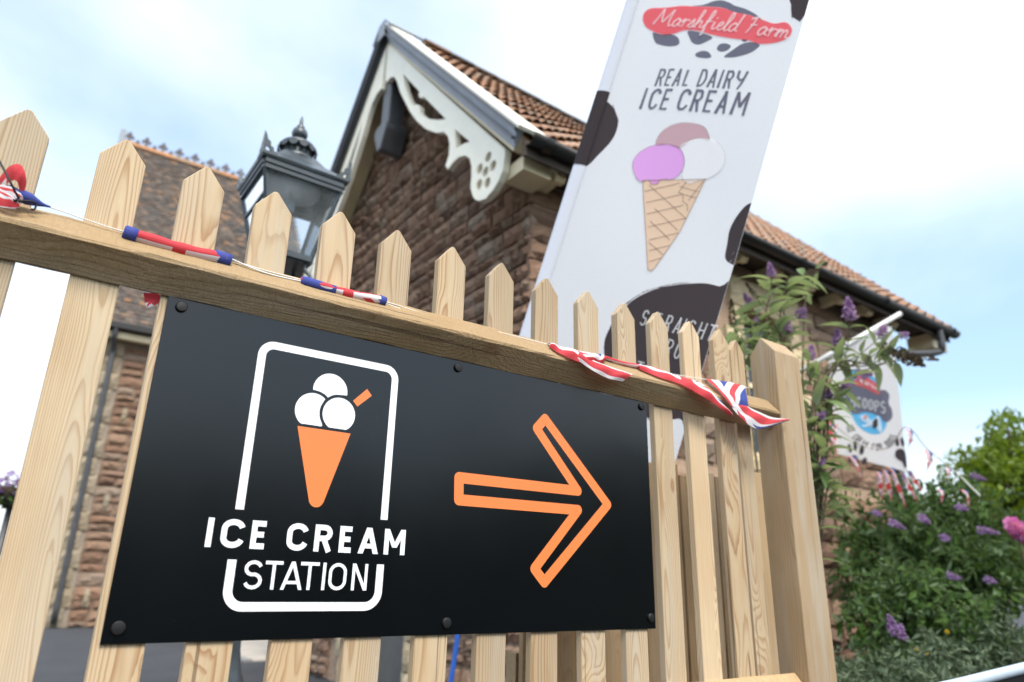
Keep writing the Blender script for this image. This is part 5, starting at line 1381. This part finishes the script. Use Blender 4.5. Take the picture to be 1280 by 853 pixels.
# second string by the side wall
bun2 = thing('wall_bunting', 'string of small faded union flag pennants hanging by the side wall above the shrubs', 'bunting', tuple(at(1100, 560, 2.6)))
bp = [A(1008, 513, 2.2), A(1040, 530, 2.35), A(1075, 555, 2.5), A(1110, 560, 1.9), A(1133, 533, 1.6), A(1158, 560, 1.6), A(1195, 591, 1.55), A(1225, 620, 1.4)]
part('cord', MB().tube(catmull(bp, 6), .006, 5), 'cord', bun2)
def tri(a, b, c, mat='jack'):
    mb = MB(); n = 5; a, b, c = A(*a), A(*b), A(*c); vs = []
    for j in range(n + 1):
        for i in range(n + 1 - j):
            u, v = i / n, j / n
            p = a + (b - a) * u + (c - a) * v; p = p + Vector((0, -1, 0)) * (.03 * math.sin(5 * u + 3 * v))
            mb.v.append(tuple(p)); mb.uv.append((u + v * .5, 1 - v))
    idx = {}; q = 0
    for j in range(n + 1):
        for i in range(n + 1 - j): idx[(i, j)] = q; q += 1
    for j in range(n):
        for i in range(n - j):
            mb.f.append((idx[(i, j)], idx[(i + 1, j)], idx[(i, j + 1)]))
            if i + j < n - 1: mb.f.append((idx[(i + 1, j)], idx[(i + 1, j + 1)], idx[(i, j + 1)]))
    part('pennant', mb, mat, bun2, True, fixn=False)
for t in (((1132, 535, 1.6), (1146, 550, 1.6), (1132, 566, 1.6)), ((1156, 562, 1.6), (1171, 575, 1.6), (1154, 600, 1.6)), ((1182, 585, 1.55), (1193, 592, 1.55), (1178, 604, 1.55)),
          ((1016, 515, 2.2), (1050, 530, 2.3), (1046, 566, 2.3)), ((1060, 570, 2.3), (1074, 573, 2.3), (1078, 603, 2.3)), ((1095, 590, 1.6), (1101, 592, 1.6), (1102, 625, 1.6)), ((1103, 588, 1.6), (1109, 590, 1.6), (1114, 628, 1.6)), ((1110, 584, 1.6), (1118, 588, 1.6), (1132, 636, 1.6)), ((1124, 590, 1.6), (1131, 594, 1.6), (1146, 628, 1.6)), ((1133, 588, 1.6), (1139, 592, 1.6), (1152, 615, 1.6)), ((1172, 612, 1.3), (1183, 614, 1.3), (1176, 630, 1.3)), ((1200, 612, 1.2), (1214, 618, 1.2), (1211, 634, 1.2))):
    tri(*t)

# ------------------------------------------------------------------ butterfly bush behind the end post
def leaf_mesh(L, w, curl, fold):
    mb = MB(); n = 6
    for i in range(n + 1):
        t = i / n; hw = w * .5 * math.sin(PI * min(1, t * .97 + .03) ** .8) ** .9 if 0 < i < n else .0015
        z = -curl * L * t * t
        mb.v += [(-hw, t * L, z + hw * fold), (0, t * L, z), (hw, t * L, z + hw * fold)]
    for i in range(n):
        a = i * 3
        mb.f += [(a, a + 1, a + 4, a + 3), (a + 1, a + 2, a + 5, a + 4)]
    me = mb.mesh('leaf', True, False); me.materials.append(M['leaf']); return me
LEAF = [leaf_mesh(.15, .050, .25, .35), leaf_mesh(.12, .042, .45, .5), leaf_mesh(.16, .052, .6, .25)]
def panicle_mesh(name, L, r, mat, n, seed):
    rg = random.Random(seed); mb = MB()
    for i in range(n):
        t = rg.random() ** .8; rr = r * (1 - t) ** .6 * (0.4 + .85 * rg.random() ** .7) * (1 if t > .08 else .7); a = rg.uniform(0, 2 * PI)
        c = Vector((rr * math.cos(a), t * L, rr * math.sin(a))); o = Vector((math.cos(a), .5, math.sin(a))).normalized()
        s = o.cross(Vector((rg.uniform(-1, 1), rg.uniform(-1, 1), rg.uniform(-1, 1)))).normalized(); u = o.cross(s)
        k = r * rg.uniform(.16, .34)
        mb.add([c - o * k, c + s * k + o * .3 * k, c + u * k + o * .3 * k, c - s * k + o * .3 * k, c - u * k + o * .3 * k], [(0, 1, 2), (0, 2, 3), (0, 3, 4), (0, 4, 1)])
    me = mb.mesh(name, False, False); me.materials.append(M[mat]); return me
PAN = [panicle_mesh('flower_spike', .135, .036, 'purple', 170, 1), panicle_mesh('flower_spike', .11, .032, 'purple', 140, 2), panicle_mesh('flower_spike', .18, .032, 'purple', 190, 9)]
SEED = [panicle_mesh('seed_head', .18, .024, 'seed', 150, 3), panicle_mesh('seed_head', .22, .028, 'seed', 190, 4)]
def orient(p, d, roll=0.0, s=1.0):
    d = Vector(d).normalized(); x = d.cross(Vector((0, 0, 1)))
    x = x.normalized() if x.length > .05 else Vector((1, 0, 0)); z = x.cross(d)
    m = Matrix(((x.x, d.x, z.x, p[0]), (x.y, d.y, z.y, p[1]), (x.z, d.z, z.z, p[2]), (0, 0, 0, 1)))
    return m @ Matrix.Rotation(roll, 4, 'Y') @ Matrix.Diagonal((s, s, s, 1))
bud = thing('butterfly_bush', 'butterfly bush with purple and brown flower spikes rising behind the end post', 'shrub', (3.35, .95, 0))
root = Vector((3.4, .95, 0))
random.seed(12)
nleaf = 0
def grow(pix, tipmesh=None, tipdir=None, sc=1.0, leaves=5, y0=.95, lsc=1.0, first=.45):
    global nleaf
    T = [A(*p) for p in pix]
    path = [root + Vector((random.uniform(-.1, .1), random.uniform(-.1, .1), .05))]
    path.append(root.lerp(T[0], .5) + Vector((0, 0, .15)))
    P = catmull(path + T, 6); k = len(P)
    part('stem', MB().tube(P, [.009 * (1 - .75 * i / (k - 1)) for i in range(k)], 5), 'stem', bud)
    end = (P[-1] - P[-3]).normalized()
    if tipmesh: inst(tipmesh.name.split('.')[0], tipmesh, bud, None, mat4=orient(P[-1] - end * .01, tipdir or end, random.uniform(0, 6), sc))
    tot = len(P); vis = P[int(tot * first):]
    for q in range(leaves):
        f = (q + .5) / leaves * (len(vis) - 2); i = int(f); p = vis[i].lerp(vis[i + 1], f - i); dd = (vis[i + 1] - vis[i]).normalized()
        s = dd.cross(Vector((random.uniform(-1, 1), random.uniform(-1, 1), random.uniform(-.4, .4)))).normalized()
        for sg in (1, -1):
            dr = (s * sg + dd * .55 + Vector((0, 0, random.uniform(-.25, .25)))).normalized()
            inst('leaf', random.choice(LEAF), bud, None, mat4=orient(p, dr, random.uniform(-.5, .5), lsc * random.uniform(.7, 1.2))); nleaf += 1
UPv = lambda x, y, z: Vector((x, y, z))
grow([(958, 415, .95), (962, 372, .92), (965, 345, .9)], PAN[1], UPv(-.12, 0, 1), .9, 5)
grow([(975, 400, .9), (990, 355, .85), (1012, 342, .8)], SEED[0], UPv(.9, .1, .45), 1.0, 4)
grow([(1005, 400, .9), (1015, 350, .86), (1028, 330, .85)], SEED[0], UPv(.9, .2, .4), .8, 2)
grow([(1030, 490, .85), (1056, 446, .78), (1062, 398, .72)], PAN[0], UPv(.12, 0, 1), 1.15, 4, first=.6)
grow([(1025, 500, .88), (1044, 455, .82), (1049, 432, .8)], PAN[1], UPv(.05, 0, 1), 1.1, 3, first=.6)
grow([(1020, 480, .85), (1070, 447, .72), (1102, 420, .65)], PAN[1], UPv(.55, 0, .7), 1.1, 3, first=.62)
grow([(1025, 478, .85), (1085, 457, .7), (1120, 440, .62)], SEED[1], UPv(1, -.1, -.02), 1.35, 3, first=.62)
grow([(1040, 470, .82), (1095, 456, .7), (1158, 446, .6)], SEED[0], UPv(1, -.1, .03), .85, 1, first=.7)
grow([(1015, 510, .85), (1050, 480, .74), (1072, 468, .7)], PAN[2], UPv(1, -.1, .18), .9, 2, first=.6)
grow([(1012, 530, .85), (1040, 500, .76), (1054, 486, .72)], PAN[1], UPv(.6, -.1, .35), .8, 4, first=.55)
grow([(1035, 510, .85), (1010, 470, .85), (1012, 448, .85)], PAN[1], UPv(.3, 0, .6), 1.0, 5)
grow([(990, 470, .9), (985, 430, .88), (984, 415, .88)], PAN[0], UPv(.0, 0, 1), .85, 5)
grow([(980, 450, .9), (970, 410, .9), (945, 372, .95)], SEED[0], UPv(-.6, 0, .5), .7, 6)
grow([(960, 450, .95), (950, 405, .98), (938, 380, 1.0)], PAN[1], UPv(-.5, 0, .5), .8, 6)
grow([(940, 450, 1.0), (925, 425, 1.05), (915, 405, 1.05)], SEED[1], UPv(.05, 0, 1), .8, 6)
grow([(930, 450, 1.0), (935, 425, 1.0), (945, 405, .98)], PAN[1], UPv(.4, 0, .7), .7, 6)
grow([(925, 460, 1.0), (960, 420, .95), (1000, 395, .9)], PAN[1], UPv(.5, 0, .5), 1.0, 7)
grow([(1030, 545, .85), (1040, 515, .8), (1035, 500, .8)], PAN[1], UPv(.1, 0, .7), .8, 6)
grow([(1010, 600, .88), (1028, 580, .84), (1040, 556, .8)], None, None, 1, 6)
grow([(1020, 610, .85), (1030, 560, .8), (1025, 520, .8)], PAN[1], UPv(.4, 0, .3), .7, 8, lsc=1.1)
grow([(1010, 560, .9), (1015, 500, .9), (1020, 470, .9)], None, None, 1, 8, lsc=1.2)
grow([(900, 470, 1.05), (915, 445, 1.05), (905, 420, 1.05)], None, None, 1, 7)
grow([(1030, 640, .85), (1035, 600, .8), (1025, 585, .8)], PAN[1], UPv(.2, 0, .3), .7, 7, lsc=1.1)
grow([(1015, 700, .9), (1030, 640, .85), (1048, 610, .8)], None, None, 1, 7, lsc=1.1)

grow([(1020, 480, .85), (1070, 455, .72), (1102, 432, .63)], SEED[0], UPv(1, -.1, -.1), 1.2, 1, first=.75)
grow([(1022, 485, .85), (1085, 462, .7), (1128, 447, .61)], SEED[1], UPv(1, -.1, -.04), 1.15, 1, first=.75)
grow([(980, 405, .9), (982, 370, .87), (985, 350, .85)], SEED[1], UPv(.9, .1, .42), 1.1, 3, first=.7)
grow([(1030, 480, .82), (1075, 455, .7), (1128, 420, .62)], PAN[1], UPv(.6, -.1, .3), .75, 1, first=.75)

# ------------------------------------------------------------------ shrubs, flowers and trees on the right
def bush(name, label, cat, base, cl, n, size, mat, seed, droop=.3, group=None, stems=5, wid=.42):
    t = thing(name, label, cat, base, group)
    V, F = join(leafquads(cl, n, size, seed, droop, wid), sprigs(cl, 46, .55 if size > .1 else .3, size, seed + 1, wid))
    part('foliage', np_mesh('foliage', V, F, mat), None, t, kind='stuff', fixn=False) if False else link_foliage(V, F, mat, t)
    rg = random.Random(seed)
    for i in range(stems):
        c = cl[rg.randrange(len(cl))]
        b0 = Vector(base) + Vector((rg.uniform(-.12, .12), rg.uniform(-.12, .12), 0))
        part('stem', MB().tube(catmull([b0, b0.lerp(Vector(c[:3]), .5) + Vector((rg.uniform(-.06, .06), rg.uniform(-.06, .06), .08)), c[:3]], 4), [.016 - .001 * j for j in range(9)], 5), 'bark', t)
    return t
def link_foliage(V, F, mat, t):
    o = bpy.data.objects.new('foliage', np_mesh('foliage', V, F, mat)); link(o, t); o['kind'] = 'stuff'; return o
def spikes(t, pix, mesh, dirs=(1, 0, -.05), s=1.6):
    for p in pix:
        d = Vector(dirs) + Vector((random.uniform(-.3, .3), random.uniform(-.3, .3), random.uniform(-.25, .25)))
        inst(mesh.name.split('.')[0], mesh, t, None, mat4=orient(A(*p), d, random.uniform(0, 6), s * random.uniform(.8, 1.15)))
b1 = A(1165, 800, 1.9); b1.z = .05
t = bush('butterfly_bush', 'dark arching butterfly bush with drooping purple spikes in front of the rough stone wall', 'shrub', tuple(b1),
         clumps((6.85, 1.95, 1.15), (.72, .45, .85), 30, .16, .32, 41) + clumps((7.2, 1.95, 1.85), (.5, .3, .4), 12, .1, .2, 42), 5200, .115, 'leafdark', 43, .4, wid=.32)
spikes(t, [(1112, 652, 1.5), (1150, 646, 1.5), (1092, 640, 1.6), (1178, 672, 1.4), (1185, 719, 1.3)], PAN[2], (1, -.1, -.12), .95)
b2 = A(1240, 800, 1.4); b2.z = .05
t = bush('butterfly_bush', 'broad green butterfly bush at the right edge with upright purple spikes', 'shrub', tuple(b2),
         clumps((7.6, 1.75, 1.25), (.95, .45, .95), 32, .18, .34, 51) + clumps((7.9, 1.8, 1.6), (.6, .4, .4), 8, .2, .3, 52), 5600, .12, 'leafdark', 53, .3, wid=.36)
spikes(t, [(1214, 594, 1.5), (1196, 634, 1.4), (1222, 662, 1.3), (1232, 724, 1.1)], PAN[2], (1, -.2, -.05), 1.0)
b3 = A(1150, 820, 1.0); b3.z = .05
t = bush('silver_shrub', 'low silvery grey leaved shrub spilling over the bed beside the end post', 'shrub', tuple(b3),
         clumps((4.5, 1.05, .42), (.7, .3, .3), 22, .12, .2, 61), 4200, .075, 'leafgrey', 63, .1, wid=.3)
spikes(t, [(1120, 795, .8), (1128, 800, .8)], PAN[1], (.2, 0, 1), 1.0)
b4 = A(1250, 820, .85); b4.z = .05
t = bush('grey_green_shrub', 'low grey green shrub with small pale leaves above the dark rail corner', 'shrub', tuple(b4),
         clumps((5.5, .98, .5), (.7, .3, .38), 22, .14, .22, 71), 4600, .07, 'leafgrey', 73, .1, wid=.36)
b5 = A(1200, 760, 1.2); b5.z = .05
t = bush('leafy_perennial', 'mid green leafy perennial with a few small yellow flowers in the bed', 'plant', tuple(b5),
         clumps((5.65, 1.4, .85), (.8, .28, .55), 20, .16, .3, 81), 3600, .09, 'leafdark', 83, .2)
def blossom(name, mat, r, seed, n=60):
    rg = random.Random(seed); mb = MB()
    for i in range(n):
        d = Vector((rg.gauss(0, 1), rg.gauss(0, 1), rg.gauss(0, 1))).normalized(); s = d.cross(Vector((rg.random(), rg.random(), rg.random()))).normalized(); u = d.cross(s); c = d * r * rg.uniform(.3, .9); k = r * .42
        mb.add([c, c + s * k + d * k * .3, c + d * k, c - s * k + d * k * .3], [(0, 1, 2), (0, 2, 3)])
    me = mb.mesh(name, False, False); me.materials.append(M[mat]); return me
YB = blossom('flower', 'yellow', .012, 5)
for p in ((1147, 812, .85), (1158, 816, .85), (1184, 790, .9)): inst('flower', YB, t, A(*p))
pk = thing('pink_flower', 'bright pink flower head on a tall stem at the right edge', 'flower', tuple(Vector((A(1272, 664, 1.2).x, 1.2, .05))))
pc = A(1272, 664, 1.2)
part('stem', MB().tube([(pc.x, 1.2, .05), (pc.x + .02, 1.2, .8), pc], .008, 6), 'stem', pk)
PB = blossom('bloom', 'magenta', .075, 8, 90)
for dx, dz in ((-.06, .04), (0, 0), (.08, -.02), (.14, -.03)): inst('bloom', PB, pk, pc + Vector((dx, 0, dz)))
# wall climber leaves low on the stone
def tree(label, base, h, cl, n, size, mat, seed, group=None, name='tree'):
    t = thing(name, label, 'tree', base, group); rg = random.Random(seed); B = Vector(base)
    V, F = leafquads(cl, n, size, seed, .25, .5, .35)
    link_foliage(V, F, mat, t)
    top = Vector((base[0], base[1], h * .75))
    part('trunk', MB().tube(catmull([B, B.lerp(top, .5) + Vector((.08, .05, 0)), top], 5), [.16 - .012 * j for j in range(11)], 9), 'bark', t, True)
    for i in range(7):
        c = Vector(cl[rg.randrange(len(cl))][:3]); s = B.lerp(top, rg.uniform(.35, .9))
        part('limb', MB().tube(catmull([s, s.lerp(c, .5) + Vector((0, 0, .12)), c], 4), [.06 - .005 * j for j in range(9)], 6), 'bark', t, True)
    return t
tree('yellow green leafy tree rising beyond the shrubs on the right', (14.9, 3.7, 0), 4.2,
     clumps((15.0, 3.9, 2.5), (1.3, .9, 1.35), 34, .34, .6, 91) + [(14.0, 3.6, 3.75, .22, .22, .34), (14.8, 3.6, 4.0, .3, .3, .4), (15.6, 3.8, 4.15, .4, .4, .4), (13.6, 3.6, 3.2, .3, .3, .3), (13.25, 3.6, 2.6, .28, .28, .25)], 11000, .15, 'leafyel', 93)
tree('darker tree half hidden behind the yellow green one at the right edge', (19.6, 4.8, 0), 4.6,
     clumps((19.4, 5.0, 2.6), (1.6, 1.2, 1.6), 24, .5, .8, 95), 6000, .2, 'leafdark', 96)

# ------------------------------------------------------------------ small things
bar_ = thing('barrier', 'pale grey blue rounded rim over a black panel at the bottom right corner', 'barrier', (2.7, -.34, 0))
rimp = catmull([(1.96, -.335, .02), (1.96, -.335, .80), (1.985, -.335, .862), (2.05, -.335, .888), (2.302, -.335, .8995), (2.575, -.335, .912), (2.848, -.335, .924), (3.2, -.335, .939), (3.42, -.335, .946), (3.48, -.335, .92), (3.5, -.335, .86), (3.5, -.335, .02)], 6)
part('rim', MB().tube(rimp, .0165, 10), 'palemetal', bar_, True)
part('panel', MB().prism([[(p.x, p.z) for p in rimp[6:-6]] + [(3.5, .25), (1.96, .25)]], lambda p: (p[0], -.342, p[1]), lambda p: (p[0], -.330, p[1])), 'blackpanel', bar_)
for x in (1.96, 3.5): part('foot', MB().box(x - .03, x + .03, -.56, -.12, .0, .03), 'palemetal', bar_)
hose = thing('blue_pipe', 'thin bright blue water pipe running down beside the stone door surround', 'pipe', (3.4, 4.3, 0))
ph = at(567, 830, 3.0)
part('tube', MB().tube(catmull([(ph.x + .12, 3.02, 1.6), (ph.x + .03, 3.0, .9), (ph.x, 3.0, ph.z), (ph.x - .1, 3.0, .0)], 6), .018, 8), 'bluehose', hose, True)
fb = thing('flower_stand', 'purple flower basket on a thin post at the left edge', 'flower basket', tuple(Vector((at(-4, 700, 6).x, 6, 0))))
fc = at(4, 612, 6); px0 = at(-4, 700, 6).x
part('post', MB().tube([(px0, 6, 0), (px0, 6, fc.z - .12)], .025, 8), 'darkpole', fb, True)
part('basket', MB().lathe((px0, 6, fc.z - .14), [(.05, 0), (.13, .05), (.17, .14), (.16, .15)], 16), 'soil', fb, True)
V, F = leafquads([(px0, 6, fc.z + .02, .2, .2, .13)], 260, .05, 101, .3, .8)
o = bpy.data.objects.new('flowers', np_mesh('flowers', V, F, 'purple')); link(o, fb); o['kind'] = 'stuff'
V, F = leafquads([(px0, 6, fc.z - .05, .17, .17, .1)], 160, .07, 102, .5, .5)
o = bpy.data.objects.new('foliage', np_mesh('foliage', V, F, 'leafdark')); link(o, fb); o['kind'] = 'stuff'
